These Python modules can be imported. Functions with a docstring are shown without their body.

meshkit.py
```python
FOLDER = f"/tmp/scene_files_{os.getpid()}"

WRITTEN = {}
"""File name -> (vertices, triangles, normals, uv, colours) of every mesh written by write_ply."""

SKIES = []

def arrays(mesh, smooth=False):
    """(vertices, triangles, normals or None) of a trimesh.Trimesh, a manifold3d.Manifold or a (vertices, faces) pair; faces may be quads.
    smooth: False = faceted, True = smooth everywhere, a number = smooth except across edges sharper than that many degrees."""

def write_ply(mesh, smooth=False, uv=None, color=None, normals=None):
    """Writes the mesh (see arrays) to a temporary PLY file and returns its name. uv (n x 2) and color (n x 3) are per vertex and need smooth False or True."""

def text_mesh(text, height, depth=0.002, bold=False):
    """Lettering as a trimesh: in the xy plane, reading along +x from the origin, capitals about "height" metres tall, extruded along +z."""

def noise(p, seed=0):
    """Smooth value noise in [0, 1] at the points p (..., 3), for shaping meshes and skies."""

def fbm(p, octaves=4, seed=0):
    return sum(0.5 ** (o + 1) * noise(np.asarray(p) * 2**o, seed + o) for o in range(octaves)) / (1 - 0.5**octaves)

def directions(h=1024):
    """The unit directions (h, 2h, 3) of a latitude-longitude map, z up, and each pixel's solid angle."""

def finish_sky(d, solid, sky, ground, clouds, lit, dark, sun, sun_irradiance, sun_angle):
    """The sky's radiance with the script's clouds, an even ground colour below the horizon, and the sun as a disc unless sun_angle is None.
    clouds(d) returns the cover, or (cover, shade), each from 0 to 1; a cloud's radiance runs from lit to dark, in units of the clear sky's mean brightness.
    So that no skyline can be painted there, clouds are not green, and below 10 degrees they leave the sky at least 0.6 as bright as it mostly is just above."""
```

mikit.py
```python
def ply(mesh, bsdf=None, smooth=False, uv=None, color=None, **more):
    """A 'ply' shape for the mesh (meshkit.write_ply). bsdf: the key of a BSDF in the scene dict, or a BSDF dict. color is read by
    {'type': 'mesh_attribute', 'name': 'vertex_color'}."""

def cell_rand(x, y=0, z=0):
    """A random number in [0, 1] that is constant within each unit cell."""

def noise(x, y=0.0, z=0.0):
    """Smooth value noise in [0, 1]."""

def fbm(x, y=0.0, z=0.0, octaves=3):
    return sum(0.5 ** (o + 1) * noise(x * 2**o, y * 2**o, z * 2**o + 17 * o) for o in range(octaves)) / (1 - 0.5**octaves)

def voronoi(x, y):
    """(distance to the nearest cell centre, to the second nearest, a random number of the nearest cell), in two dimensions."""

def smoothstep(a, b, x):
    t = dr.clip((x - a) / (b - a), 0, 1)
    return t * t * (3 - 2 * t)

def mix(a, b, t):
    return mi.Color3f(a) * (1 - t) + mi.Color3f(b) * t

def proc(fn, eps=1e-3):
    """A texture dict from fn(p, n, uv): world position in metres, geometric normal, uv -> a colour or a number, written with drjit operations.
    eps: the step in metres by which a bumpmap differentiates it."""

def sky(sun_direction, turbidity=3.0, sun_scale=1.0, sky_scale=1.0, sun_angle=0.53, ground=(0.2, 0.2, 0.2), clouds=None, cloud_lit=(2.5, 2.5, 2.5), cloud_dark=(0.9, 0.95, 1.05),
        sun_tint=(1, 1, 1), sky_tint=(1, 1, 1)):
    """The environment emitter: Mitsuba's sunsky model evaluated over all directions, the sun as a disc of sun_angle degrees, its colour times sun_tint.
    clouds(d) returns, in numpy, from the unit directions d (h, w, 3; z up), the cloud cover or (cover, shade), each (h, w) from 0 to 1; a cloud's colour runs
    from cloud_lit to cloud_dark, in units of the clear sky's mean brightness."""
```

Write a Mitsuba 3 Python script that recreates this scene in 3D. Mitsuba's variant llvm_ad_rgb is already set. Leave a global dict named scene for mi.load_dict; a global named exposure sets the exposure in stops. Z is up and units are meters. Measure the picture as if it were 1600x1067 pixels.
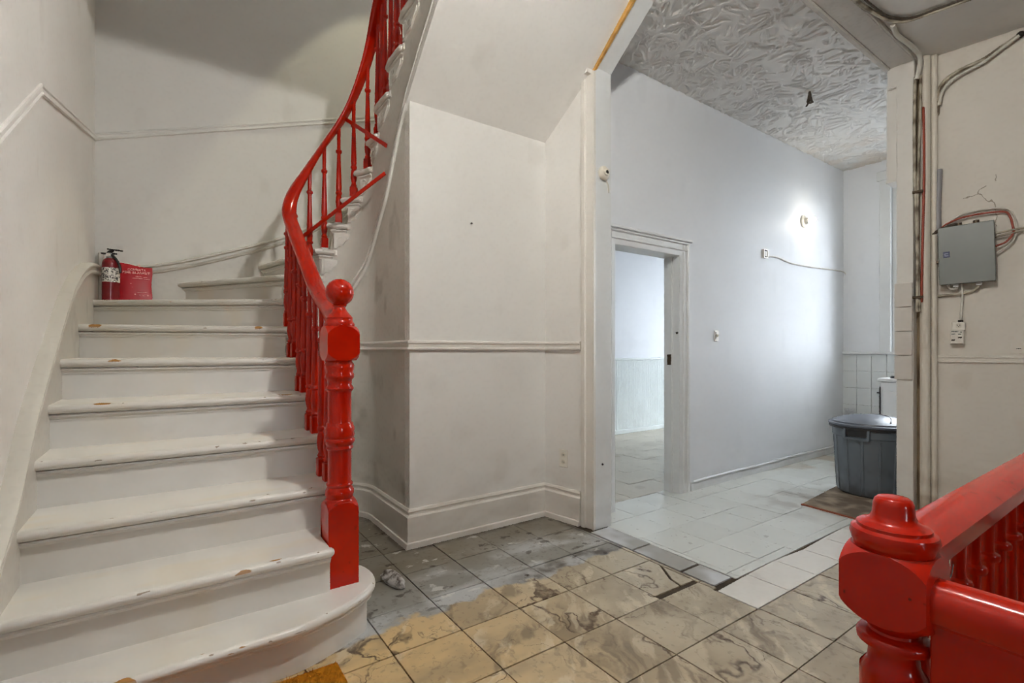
import math, random
import numpy as np, trimesh, mitsuba as mi, drjit as dr, mikit
from shapely.geometry import Polygon, LineString
from shapely.ops import unary_union
from meshkit import text_mesh, noise as vnoise, fbm as vfbm

random.seed(7)
RNG = np.random.default_rng(7)
T = mi.ScalarTransform4f
S = 1.18          # camera height in metres; plans below are drawn in units of it: (u, v) on the floor, z up
scene, labels = {}, {}

# ---------------------------------------------------------------- camera, sky, lamps, exposure
F_PX = 765.0
scene['camera'] = {
    'type': 'perspective', 'fov_axis': 'x', 'fov': 2 * math.degrees(math.atan(800 / F_PX)),
    'near_clip': 0.02, 'far_clip': 200.0, 'principal_point_offset_y': -0.0136,
    'to_world': T().look_at(origin=[0, 0, S], target=[0.573, 0.8195, S], up=[0, 0, 1])}
scene['sky'] = mikit.sky((-0.6, 0.35, 0.72), turbidity=5.0, sun_scale=0.0, sky_scale=41.0,
                         clouds=lambda d: np.clip(0.93 + 0 * d[..., 2], 0, 1), cloud_lit=(2.08, 2.25, 2.42), cloud_dark=(1.4, 1.5, 1.65))
exposure = 0.45
LAMP_HALL = (845.0, 830.0, 785.0)
LAMP_KITCHEN = (20.0, 18.5, 15.5)
FILL_PANTRY = (9.0, 9.2, 9.4)
SPOT_UP = (10.0, 9.4, 6.4)
HALL_LAMP_AT = (0.87, 0.5, 2.70)


def lin(r, g, b):
    return [((c / 255) / 12.92 if c / 255 <= 0.04045 else ((c / 255 + 0.055) / 1.055) ** 2.4) for c in (r, g, b)]


# ---------------------------------------------------------------- materials
N, FB, SS, MIX = mikit.noise, mikit.fbm, mikit.smoothstep, mikit.mix


def mat(key, color, rough=0.6, spec=0.5, bump=None, scale=1.0, **more):
    c = mikit.proc(color) if callable(color) else {'type': 'rgb', 'value': list(color)}
    b = {'type': 'principled', 'base_color': c, 'roughness': rough, 'specular': spec, **more}
    if bump is not None:
        b = {'type': 'bumpmap', 'bump_texture': mikit.proc(bump), 'scale': scale, 'bsdf': b}
    scene['m_' + key] = {'type': 'twosided', 'bsdf': b}
    return 'm_' + key


def segs_mask(a, b, pts, width):
    """1 on the polyline pts drawn in the plane coordinates a, b."""
    d = mi.Float(9)
    for (x0, y0), (x1, y1) in zip(pts[:-1], pts[1:]):
        ex, ey = x1 - x0, y1 - y0
        t = dr.clip(((a - x0) * ex + (b - y0) * ey) / (ex * ex + ey * ey), 0, 1)
        d = dr.minimum(d, dr.sqrt(dr.square(a - x0 - ex * t) + dr.square(b - y0 - ey * t)))
    return 1 - SS(width * 0.4, width, d)


def wall_color(base, dark, amount=0.5, lowdirt=0.5):
    b, d = lin(*base), lin(*dark)

    def fn(p, n, uv):
        m = FB(p.x * 2.3, p.y * 2.3, p.z * 1.5, 3)
        s = SS(0.62, 0.8, FB(p.x * 6 + 9, p.y * 6, p.z * 3.1, 3))
        f = SS(0.6, 0.72, N(p.x * 60, p.y * 60, p.z * 45)) * 0.06
        low = SS(0.5 * S, 0.03, p.z) * lowdirt * SS(0.35, 0.7, FB(p.x * 5, p.y * 5, p.z * 9, 3))
        return MIX(b, d, dr.clip((m - 0.3) * 0.45 * amount + s * 0.25 * amount + f + low, 0, 1))
    return fn


def wall_bump(p, n, uv):
    return FB(p.x * 9, p.y * 9, p.z * 9, 3)


M = {}
M['hall'] = mat('hall', wall_color((216, 214, 210), (184, 179, 171), 0.7), 0.65, 0.3, wall_bump, 0.004)
M['hall_dirty'] = mat('hall_dirty', wall_color((205, 202, 194), (150, 146, 134), 1.5, 0.8), 0.6, 0.3, wall_bump, 0.006)
M['kitchen'] = mat('kitchen', wall_color((214, 216, 219), (196, 198, 201), 0.7, 0.2), 0.6, 0.3, wall_bump, 0.003)


def right_wall_color():
    base = wall_color((208, 202, 192), (176, 166, 150), 0.8)
    crack = [(0.135, 1.91), (0.20, 1.925), (0.235, 1.885), (0.268, 1.86), (0.272, 1.80), (0.278, 1.72)]
    crack2 = [(0.20, 1.925), (0.205, 1.95), (0.235, 1.965)]
    crack3 = [(0.272, 1.98), (0.275, 2.02)]

    def fn(p, n, uv):
        t = -(p.y / S - 0.99) / 0.9895
        z = p.z / S
        w = 0.0022 + 0.002 * N(p.y * 40, p.z * 40)
        j = (N(p.y * 60, p.z * 60) - 0.5) * 0.012
        k = dr.maximum(dr.maximum(segs_mask(t + j, z + j, crack, w), segs_mask(t + j, z + j, crack2, w)), segs_mask(t + j, z + j, crack3, w))
        return MIX(base(p, n, uv), lin(120, 108, 90), k * 0.75)
    return fn


M['right'] = mat('right', right_wall_color(), 0.65, 0.3, wall_bump, 0.004)
M['ceil'] = mat('ceil', wall_color((214, 212, 208), (188, 184, 178), 0.7, 0), 0.7, 0.3, wall_bump, 0.003)
M['trim'] = mat('trim', wall_color((210, 206, 199), (178, 170, 158), 0.45, 0.35), 0.4, 0.5, wall_bump, 0.002)
M['trim_cool'] = mat('trim_cool', wall_color((208, 210, 210), (180, 180, 177), 0.35, 0.3), 0.4, 0.5, wall_bump, 0.002)


def emboss_relief(x, y):
    """Anaglypta ceiling paper: wandering raised threads crossing each other (x, y in metres; 0 to 1)."""
    one = np.ones_like(x)
    x, y = x * 10.0, y * 10.0
    wx = (vnoise(np.stack([x * 0.8, y * 0.8, 3 * one], -1)) - 0.5) * 1.3
    wy = (vnoise(np.stack([x * 0.8, y * 0.8, 8 * one], -1)) - 0.5) * 1.3
    h = 0 * x
    for k, (a, f) in enumerate([(0.5, 0.95), (1.4, 0.8), (2.1, 1.0), (2.7, 0.9)]):
        c = (x + wx) * math.cos(a) + (y + wy) * math.sin(a)
        d = (x + wx) * -math.sin(a) + (y + wy) * math.cos(a)
        q = np.abs(vnoise(np.stack([c * f * 0.7, d * f * 2.0, (5 + 7 * k) * one], -1)) - 0.5)
        t = np.clip((0.11 - q) / 0.09, 0, 1)
        h = np.maximum(h, t * t * (3 - 2 * t))
    return h


def emboss_color(p, n, uv):
    y = SS(0.55, 0.85, FB(p.x * 1.6, p.y * 1.6, 0.5, 2))
    rust = SS(4.2 * S, 5.5 * S, p.x) * SS(0.45, 0.8, FB(p.x * 3, p.y * 3, 1.5, 3))
    return MIX(MIX(lin(208, 207, 204), lin(190, 186, 178), y * 0.5), lin(205, 178, 148), rust * 0.4)


M['emboss'] = mat('emboss', emboss_color, 0.5, 0.4)


def rough_plaster(p, n, uv):
    return FB(p.x * 45, p.y * 45, p.z * 30, 3) + 0.7 * N(p.x * 14, p.y * 14, p.z * 14)


M['plaster'] = mat('plaster', wall_color((200, 196, 190), (140, 134, 124), 1.6, 0), 0.7, 0.3, rough_plaster, 0.010)


def stair_color(p, n, uv):
    m = FB(p.x * 3.1, p.y * 3.1, p.z * 3.1, 3)
    wear = SS(0.5, 0.75, FB(p.x * 5 + 3, p.y * 11, p.z * 2, 3))
    c = MIX(MIX(lin(206, 203, 197), lin(188, 184, 177), (m - 0.3) * 0.8), lin(206, 194, 172), wear * 0.35)
    edge = SS(0.10, 0.3, n.z) * SS(0.998, 0.97, n.z)
    chip = SS(0.735, 0.75, FB(p.x * 9 + 4, p.y * 15, p.z * 22, 3)) * edge
    specks = SS(0.87, 0.89, N(p.x * 35, p.y * 70, p.z * 70)) * edge
    return MIX(MIX(c, lin(150, 104, 44), dr.clip(chip, 0, 1)), lin(96, 66, 30), specks * 0.7)


def paint_bump(p, n, uv):
    return 0.8 * FB(p.x * 22, p.y * 22, p.z * 22, 2) + 0.3 * FB(p.x * 90, p.y * 90, p.z * 90, 2)


M['stair'] = mat('stair', stair_color, 0.35, 0.5, paint_bump, 0.0012)
M['string'] = mat('string', wall_color((190, 186, 178), (150, 146, 138), 1.0, 0.2), 0.4, 0.5, paint_bump, 0.003)


def red_color(dark):
    def fn(p, n, uv):
        m = FB(p.x * 8, p.y * 8, p.z * 8, 3)
        ch = SS(0.74, 0.78, FB(p.x * 40, p.y * 40, p.z * 28, 3))
        return MIX(MIX(lin(172, 30, 4), lin(140, 11, 2), m), lin(84, 26, 10), ch * dark)
    return fn


M['red'] = mat('red', red_color(0.35), 0.13, 0.3, paint_bump, 0.0006)
M['red_worn'] = mat('red_worn', red_color(0.9), 0.17, 0.3, paint_bump, 0.0012)

PU, PV, U0, V0 = 0.2545, 0.2645, 0.8575, 1.010     # the marble tiles' grid


def marble_color(p, n, uv):
    u, v = p.x / S, p.y / S
    cu, cv = dr.floor((u - U0) / PU), dr.floor((v - V0) / PV)
    r1, r2 = mikit.cell_rand(cu, cv, 1), mikit.cell_rand(cu, cv, 2)
    x, y = u * 7 + r1 * 40, v * 7 + r2 * 40
    fine = FB(u * 60, v * 60, 1.0, 3)
    w = FB(x * 0.9, y * 0.9, r1 * 9, 5)
    w2 = FB(x * 1.0 + 5, y * 1.0, 2.0, 5)
    wx, wy = x + 2.4 * w, y + 2.0 * w2
    vein = 1 - SS(0.0, 0.020, dr.abs(FB(wx * 0.5 - wy * 0.16, wy * 0.26, r2 * 5, 5) - 0.5))
    vein2 = 1 - SS(0.0, 0.012, dr.abs(FB(wx * 0.8 + 11, wy * 0.5, 3.0, 5) - 0.52))
    gate = SS(0.38, 0.62, N(x * 0.55, y * 0.55, 6.0))
    cloud = SS(0.35, 0.75, FB(x * 0.6 + 3, y * 1.1, 1.0, 5))
    warm = lin(190, 162, 116)
    cool = lin(164, 155, 136)
    base = MIX(warm, cool, dr.clip(SS(0.5, 1.7, u + 0.15 * (r1 - 0.5)) * 0.95, 0, 1))  # warm cast of the lamp put into the tile colour, greyer with growing u
    base = MIX(base, lin(128, 114, 92), cloud * 0.6)
    d1, d2 = x * 0.62 + y * 0.78, y * 0.62 - x * 0.78
    streak = SS(0.56, 0.70, FB(d1 * 0.9 + w * 2, d2 * 3.4 + w2 * 3, 4.0 + r1 * 5, 5))
    base = MIX(base, lin(104, 90, 70), streak * 0.65 * SS(0.3, 0.6, N(x * 0.8 + 3, y * 0.8, 2.0)))
    base = MIX(base, lin(206, 194, 170), SS(0.58, 0.72, FB(d1 * 0.8 + 7 + w, d2 * 3.0 + w2 * 2, 8.0, 5)) * 0.4)
    base = MIX(base, lin(76, 58, 40), dr.clip((vein * 0.9 * (0.3 + 0.7 * gate) + vein2 * 0.6 * (0.25 + 0.75 * gate)) * (0.55 + 0.9 * fine), 0, 1))
    base = MIX(base, lin(96, 82, 64), SS(0.62, 0.8, fine) * 0.30)
    # greyer colour over the rows next to the stair wall, with an uneven edge
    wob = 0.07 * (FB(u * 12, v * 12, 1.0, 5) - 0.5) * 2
    grey_rows = SS(1.715, 1.745, v + wob + 0.02)
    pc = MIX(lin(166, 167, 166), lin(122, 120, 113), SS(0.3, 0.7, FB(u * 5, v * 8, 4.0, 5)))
    wall_tone = SS(1.95, 2.25, v + 0.14 * FB(u * 6, v * 6, 2.0, 4)) * 0.85  # browner and darker towards the stair wall
    pc = MIX(pc, lin(100, 92, 76), dr.clip(wall_tone, 0, 1))
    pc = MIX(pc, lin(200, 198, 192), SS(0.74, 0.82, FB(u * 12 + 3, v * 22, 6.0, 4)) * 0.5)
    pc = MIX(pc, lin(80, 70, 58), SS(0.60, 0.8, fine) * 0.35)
    base = MIX(base, pc, grey_rows)
    # dirt: along the edge of the grey rows towards the kitchen, in spots, and in the corner under the boards
    edge = (1 - SS(0.0, 0.06, dr.abs(v + wob - 1.745))) * SS(1.05, 1.45, u) * SS(0.25, 0.6, FB(u * 12, v * 12, 3.0, 4))
    spots = SS(0.70, 0.77, FB(u * 13, v * 20, 9.0, 5)) * SS(1.6, 1.8, v)
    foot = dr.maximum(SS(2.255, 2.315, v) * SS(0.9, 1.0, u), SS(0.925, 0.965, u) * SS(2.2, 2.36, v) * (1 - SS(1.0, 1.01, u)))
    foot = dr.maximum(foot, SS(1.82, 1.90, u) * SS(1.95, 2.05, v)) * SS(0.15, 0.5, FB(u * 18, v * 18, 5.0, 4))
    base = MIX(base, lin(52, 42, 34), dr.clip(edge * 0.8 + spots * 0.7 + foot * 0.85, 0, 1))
    return base * (0.94 + 0.12 * r1)


def floor_bump(p, n, uv):
    return FB(p.x * 12, p.y * 12, 0.3, 3)


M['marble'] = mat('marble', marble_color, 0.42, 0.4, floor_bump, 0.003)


def kitchen_floor_color(p, n, uv):
    u, v = p.x / S, p.y / S
    r1 = mikit.cell_rand(dr.floor((u - 0.57) / 0.25), dr.floor((v - 1.25) / 0.25), 4)
    m = FB(u * 5, v * 5, 2.0, 3)
    base = MIX(lin(190, 192, 187), lin(166, 166, 158), dr.clip((m - 0.3) * 0.5 + 0.3 * (r1 - 0.5), 0, 1))
    far = SS(3.6, 4.8, u) * SS(1.5, 2.0, v) * SS(0.4, 0.65, FB(u * 4, v * 4, 7.0, 3))
    base = MIX(base, lin(150, 134, 110), far * 0.7)
    dirt = SS(0.84, 0.88, FB(u * 40, v * 40, 5.0, 2)) * 0.6
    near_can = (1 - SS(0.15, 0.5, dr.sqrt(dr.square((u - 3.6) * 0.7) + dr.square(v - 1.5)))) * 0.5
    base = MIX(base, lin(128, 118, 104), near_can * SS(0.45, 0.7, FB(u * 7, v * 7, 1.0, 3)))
    return MIX(base, lin(110, 104, 96), dirt * 0.6)


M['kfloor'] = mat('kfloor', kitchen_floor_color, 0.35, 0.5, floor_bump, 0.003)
M['pfloor'] = mat('pfloor', wall_color((176, 170, 156), (140, 132, 118), 1.2, 0), 0.4, 0.5, floor_bump, 0.003)
M['white_tile'] = mat('white_tile', wall_color((206, 203, 196), (176, 170, 160), 0.9, 0), 0.4, 0.4, floor_bump, 0.002)


def threshold_color(p, n, uv):
    u, v = p.x / S, p.y / S
    c = MIX(lin(176, 178, 180), lin(140, 138, 132), SS(0.3, 0.7, FB(u * 8, v * 5, 1.0, 3)))
    return MIX(c, lin(80, 72, 62), SS(0.72, 0.8, FB(u * 16, v * 12, 4.0, 3)) * 0.8)


M['threshold'] = mat('threshold', threshold_color, 0.5, 0.4, floor_bump, 0.004)
M['low_bounce_wood'] = mat('low_bounce_wood', lambda p, n, uv: MIX(lin(92, 60, 38), lin(66, 42, 28), FB(p.x * 30, p.y * 4, p.z * 3, 3)), 0.5, 0.4)  # dark tone of the unseen front wall, chosen to cut bounced light
M['grout'] = mat('grout', lambda p, n, uv: MIX(lin(74, 64, 52), lin(48, 42, 36), N(p.x * 20, p.y * 20)), 0.9, 0.1)
M['wall_tile'] = mat('wall_tile', lin(222, 226, 226), 0.15, 0.5)
M['wall_tile_old'] = mat('wall_tile_old', wall_color((202, 196, 188), (180, 172, 160), 0.7, 0), 0.3, 0.5)
M['wgrout'] = mat('wgrout', lin(176, 178, 174), 0.9, 0.1)


def can_color(p, n, uv):
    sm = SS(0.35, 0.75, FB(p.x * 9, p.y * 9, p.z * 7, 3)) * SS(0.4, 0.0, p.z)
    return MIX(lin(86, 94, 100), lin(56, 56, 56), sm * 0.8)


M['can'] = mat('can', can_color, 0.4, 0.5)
M['can_lid'] = mat('can_lid', lin(78, 84, 94), 0.35, 0.5)
M['black'] = mat('black', lin(24, 24, 26), 0.4, 0.5)
M['metal'] = mat('metal', lin(150, 150, 150), 0.35, 0.5, metallic=0.9)
M['wire_bright'] = mat('wire_bright', lin(206, 208, 210), 0.3, 0.5)
M['brass'] = mat('brass', lin(70, 58, 44), 0.4, 0.5, metallic=0.7)
M['panel_grey'] = mat('panel_grey', wall_color((102, 106, 101), (90, 93, 88), 0.6, 0), 0.4, 0.5)
M['panel_label'] = mat('panel_label', lin(38, 44, 78), 0.4, 0.4)
M['panel_mark'] = mat('panel_mark', lin(118, 124, 150), 0.4, 0.4)
M['white_plastic'] = mat('white_plastic', lin(216, 212, 202), 0.3, 0.5)
M['beige_plastic'] = mat('beige_plastic', lin(206, 200, 186), 0.35, 0.5)
M['dark_slot'] = mat('dark_slot', lin(40, 36, 32), 0.7, 0.2)
M['pipe'] = mat('pipe', wall_color((212, 205, 192), (140, 118, 92), 0.9, 0.6), 0.4, 0.5, paint_bump, 0.002)
M['conduit'] = mat('conduit', lin(132, 130, 132), 0.45, 0.5)
M['cable'] = mat('cable', lambda p, n, uv: MIX(lin(176, 168, 150), lin(96, 84, 68), SS(0.4, 0.7, FB(p.x * 14, p.y * 14, p.z * 14, 3))), 0.5, 0.4)
M['cable_white'] = mat('cable_white', lin(196, 192, 182), 0.5, 0.4)
M['cable_dark'] = mat('cable_dark', lin(62, 54, 44), 0.6, 0.3)
M['cable_red'] = mat('cable_red', lin(138, 52, 28), 0.45, 0.5)
M['wood_raw'] = mat('wood_raw', lambda p, n, uv: MIX(lin(196, 152, 84), lin(128, 92, 48), FB(p.x * 10, p.y * 30, p.z * 30, 3)), 0.7, 0.2)


def channel_color(p, n, uv):
    return MIX(lin(148, 132, 106), lin(80, 66, 48), SS(0.3, 0.7, FB(p.x * 30, p.y * 30, p.z * 4, 3)))


M['channel'] = mat('channel', channel_color, 0.8, 0.2, rough_plaster, 0.004)
M['mat'] = mat('mat', lambda p, n, uv: MIX(lin(176, 112, 26), lin(120, 70, 12), FB(p.x * 90, p.y * 90, p.z * 90, 2)), 0.95, 0.1)
M['brown_mat'] = mat('brown_mat', lambda p, n, uv: MIX(lin(142, 130, 114), lin(94, 82, 70), SS(0.3, 0.7, FB(p.x * 8, p.y * 8, 1.0, 3))), 0.8, 0.2, floor_bump, 0.003)
M['rust_edge'] = mat('rust_edge', lin(126, 74, 56), 0.9, 0.1)
M['stone'] = mat('stone', lambda p, n, uv: MIX(lin(168, 164, 160), lin(84, 76, 70), SS(0.4, 0.7, FB(p.x * 40, p.y * 40, p.z * 40, 3))), 0.8, 0.2, rough_plaster, 0.006)
M['stone_dark'] = mat('stone_dark', lin(36, 28, 24), 0.9, 0.1)
M['ext_red'] = mat('ext_red', lin(112, 6, 18), 0.2, 0.5, clearcoat=0.5)
M['pouch'] = mat('pouch', lambda p, n, uv: MIX(lin(172, 8, 16), lin(152, 7, 30), FB(p.x * 6, p.y * 6, p.z * 6, 2)), 0.4, 0.5)
M['print_pink'] = mat('print_pink', lin(240, 176, 176), 0.5, 0.3)
M['print_white'] = mat('print_white', lin(236, 232, 228), 0.5, 0.3)


def ext_label_color(p, n, uv):
    u, z = p.x / S * 60, p.z / S * 60
    bl = SS(0.5, 0.56, mikit.cell_rand(dr.floor(u * 1.6), dr.floor(z * 2.2), 3)) * SS(0.5, 0.55, N(u * 4, z * 5))
    return MIX(lin(226, 222, 216), lin(40, 36, 40), bl)


M['ext_label'] = mat('ext_label', ext_label_color, 0.4, 0.4)
M['enamel'] = mat('enamel', lin(226, 228, 230), 0.12, 0.5)
M['beadboard'] = mat('beadboard', wall_color((206, 212, 210), (180, 184, 180), 0.6, 0.2), 0.5, 0.4)
M['bulb_glass'] = mat('bulb_glass', lin(240, 236, 226), 0.2, 0.5)
scene['m_pane'] = {'type': 'thindielectric', 'int_ior': 1.5}


# ---------------------------------------------------------------- keys, labels, meshes
used = {}


def put(name, mesh, m=None, parent=None, label=None, cat=None, group=None, kind=None, smooth=False, **more):
    full = name if parent is None else parent + '__' + name
    n = used.get(full, 0)
    used[full] = n + 1
    key = full if n == 0 else f'{full}_{n:03d}'
    if mesh is not None:
        if isinstance(mesh, list):
            mesh = trimesh.util.concatenate(mesh)
        mesh = mesh.copy()
        mesh.apply_scale(S)
        scene[key] = mikit.ply(mesh, M.get(m, m), smooth=smooth, **more)
    d = {k: x for k, x in dict(label=label, category=cat, group=group, kind=kind).items() if x}
    if d:
        labels[key] = d
    return key


def thing(name, label, cat, group=None):
    return put(name, None, None, None, label, cat, group)


def struct(name, mesh, m, parent=None, label=None, smooth=False):
    return put(name, mesh, m, parent, label, None, None, 'structure' if parent is None else None, smooth)


def box(u0, u1, v0, v1, z0, z1, b=0.0):
    if b <= 0:
        m = trimesh.creation.box(extents=(u1 - u0, v1 - v0, z1 - z0))
        m.apply_translation(((u0 + u1) / 2, (v0 + v1) / 2, (z0 + z1) / 2))
        return m
    p = []
    for x, sx in ((u0, 1), (u1, -1)):
        for y, sy in ((v0, 1), (v1, -1)):
            for z, sz in ((z0, 1), (z1, -1)):
                p += [(x + sx * b, y + sy * b, z), (x + sx * b, y, z + sz * b), (x, y + sy * b, z + sz * b)]
    return trimesh.Trimesh(p).convex_hull


def hull(pts):
    return trimesh.Trimesh(np.array(pts, float)).convex_hull


def prism(pts, z0, z1):
    p = pts if isinstance(pts, Polygon) else Polygon(pts).buffer(0)
    m = trimesh.creation.extrude_polygon(p, z1 - z0, engine='earcut')
    m.apply_translation((0, 0, z0))
    return m


def wallpoly(outer, holes, axis, at, thick):
    """A wall from its elevation: outline in (along, z), extruded from 'at' by 'thick' along the other axis. axis 'u' = the wall runs along u."""
    p = Polygon(outer, holes)
    m = trimesh.creation.extrude_polygon(p, abs(thick), engine='earcut')
    v = m.vertices.copy()
    lo = min(at, at + thick)
    if axis == 'u':
        m.vertices = np.stack([v[:, 0], lo + v[:, 2], v[:, 1]], 1)
    else:
        m.vertices = np.stack([lo + v[:, 2], v[:, 0], v[:, 1]], 1)
    m.fix_normals()
    return m


def place(mesh, x_axis, y_axis, z_axis, at):
    A = np.eye(4)
    A[:3, 0], A[:3, 1], A[:3, 2], A[:3, 3] = x_axis, y_axis, z_axis, at
    m = mesh.copy()
    m.apply_transform(A)
    if np.linalg.det(A[:3, :3]) < 0:
        m.invert()
    return m


def sweep(path, prof, cap=True):
    """Profile (side, up) swept along a path in space; side is to the right of travel, corners are mitred, up stays vertical."""
    P = np.asarray(path, float)
    prof = np.asarray(prof, float)
    seg = P[1:, :2] - P[:-1, :2]
    seg /= np.linalg.norm(seg, axis=1, keepdims=True) + 1e-12
    t0 = np.vstack([seg[:1], seg])
    t1 = np.vstack([seg, seg[-1:]])
    nn = np.stack([t0[:, 1] + t1[:, 1], -(t0[:, 0] + t1[:, 0])], 1)
    nn /= np.linalg.norm(nn, axis=1, keepdims=True)
    c = np.clip((nn * np.stack([t0[:, 1], -t0[:, 0]], 1)).sum(1), 0.3, 1)
    nn /= c[:, None]
    k, n = len(prof), len(P)
    V = np.zeros((n, k, 3))
    V[:, :, :2] = P[:, None, :2] + nn[:, None] * prof[None, :, :1]
    V[:, :, 2] = P[:, None, 2] + prof[None, :, 1]
    i, j = np.meshgrid(np.arange(n - 1), np.arange(k), indexing='ij')
    q = np.stack([i * k + j, i * k + (j + 1) % k, (i + 1) * k + (j + 1) % k, (i + 1) * k + j], -1).reshape(-1, 4)
    F = np.vstack([q[:, [0, 1, 2]], q[:, [0, 2, 3]]])
    if cap:
        pv, pf = trimesh.creation.triangulate_polygon(Polygon(prof), engine='earcut')
        from scipy.spatial import cKDTree
        idx = cKDTree(prof).query(pv)[1]
        pf = idx[pf]
        F = np.vstack([F, pf, pf[:, ::-1] + (n - 1) * k])
    m = trimesh.Trimesh(V.reshape(-1, 3), F, process=False)
    m.fix_normals()
    return m


def tube(path, r, n=8, closed=False):
    P = np.asarray(path, float)
    t = np.gradient(P, axis=0)
    t /= np.linalg.norm(t, axis=1, keepdims=True) + 1e-12
    a = np.cross(t[0], [0, 0, 1.0] if abs(t[0][2]) < 0.9 else [1.0, 0, 0])
    A = []
    for k in range(len(P)):
        a = a - t[k] * (a @ t[k])
        a /= np.linalg.norm(a) + 1e-12
        A.append(a)
    A = np.array(A)
    B = np.cross(t, A)
    ang = np.arange(n) * 2 * np.pi / n
    R = np.broadcast_to(r, (len(P),))
    V = P[:, None] + R[:, None, None] * (np.cos(ang)[None, :, None] * A[:, None] + np.sin(ang)[None, :, None] * B[:, None])
    i, j = np.meshgrid(np.arange(len(P) - 1), np.arange(n), indexing='ij')
    q = np.stack([i * n + j, i * n + (j + 1) % n, (i + 1) * n + (j + 1) % n, (i + 1) * n + j], -1).reshape(-1, 4)
    F = [q[:, [0, 1, 2]], q[:, [0, 2, 3]]]
    F.append(np.array([[0, k + 1, k] for k in range(1, n - 1)]))
    o = (len(P) - 1) * n
    F.append(np.array([[o, o + k, o + k + 1] for k in range(1, n - 1)]))
    m = trimesh.Trimesh(V.reshape(-1, 3), np.vstack(F), process=False)
    m.fix_normals()
    return m


def smooth_path(pts, n=24):
    """Catmull-Rom through the points."""
    P = np.asarray(pts, float)
    P = np.vstack([2 * P[0] - P[1], P, 2 * P[-1] - P[-2]])
    out = []
    per = max(2, n // (len(P) - 3))
    for k in range(1, len(P) - 2):
        for t in np.linspace(0, 1, per, endpoint=False):
            a, b, c, d = P[k - 1:k + 3]
            out.append(0.5 * ((2 * b) + (c - a) * t + (2 * a - 5 * b + 4 * c - d) * t ** 2 + (3 * b - a - 3 * c + d) * t ** 3))
    out.append(P[-2])
    return np.array(out)


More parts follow.
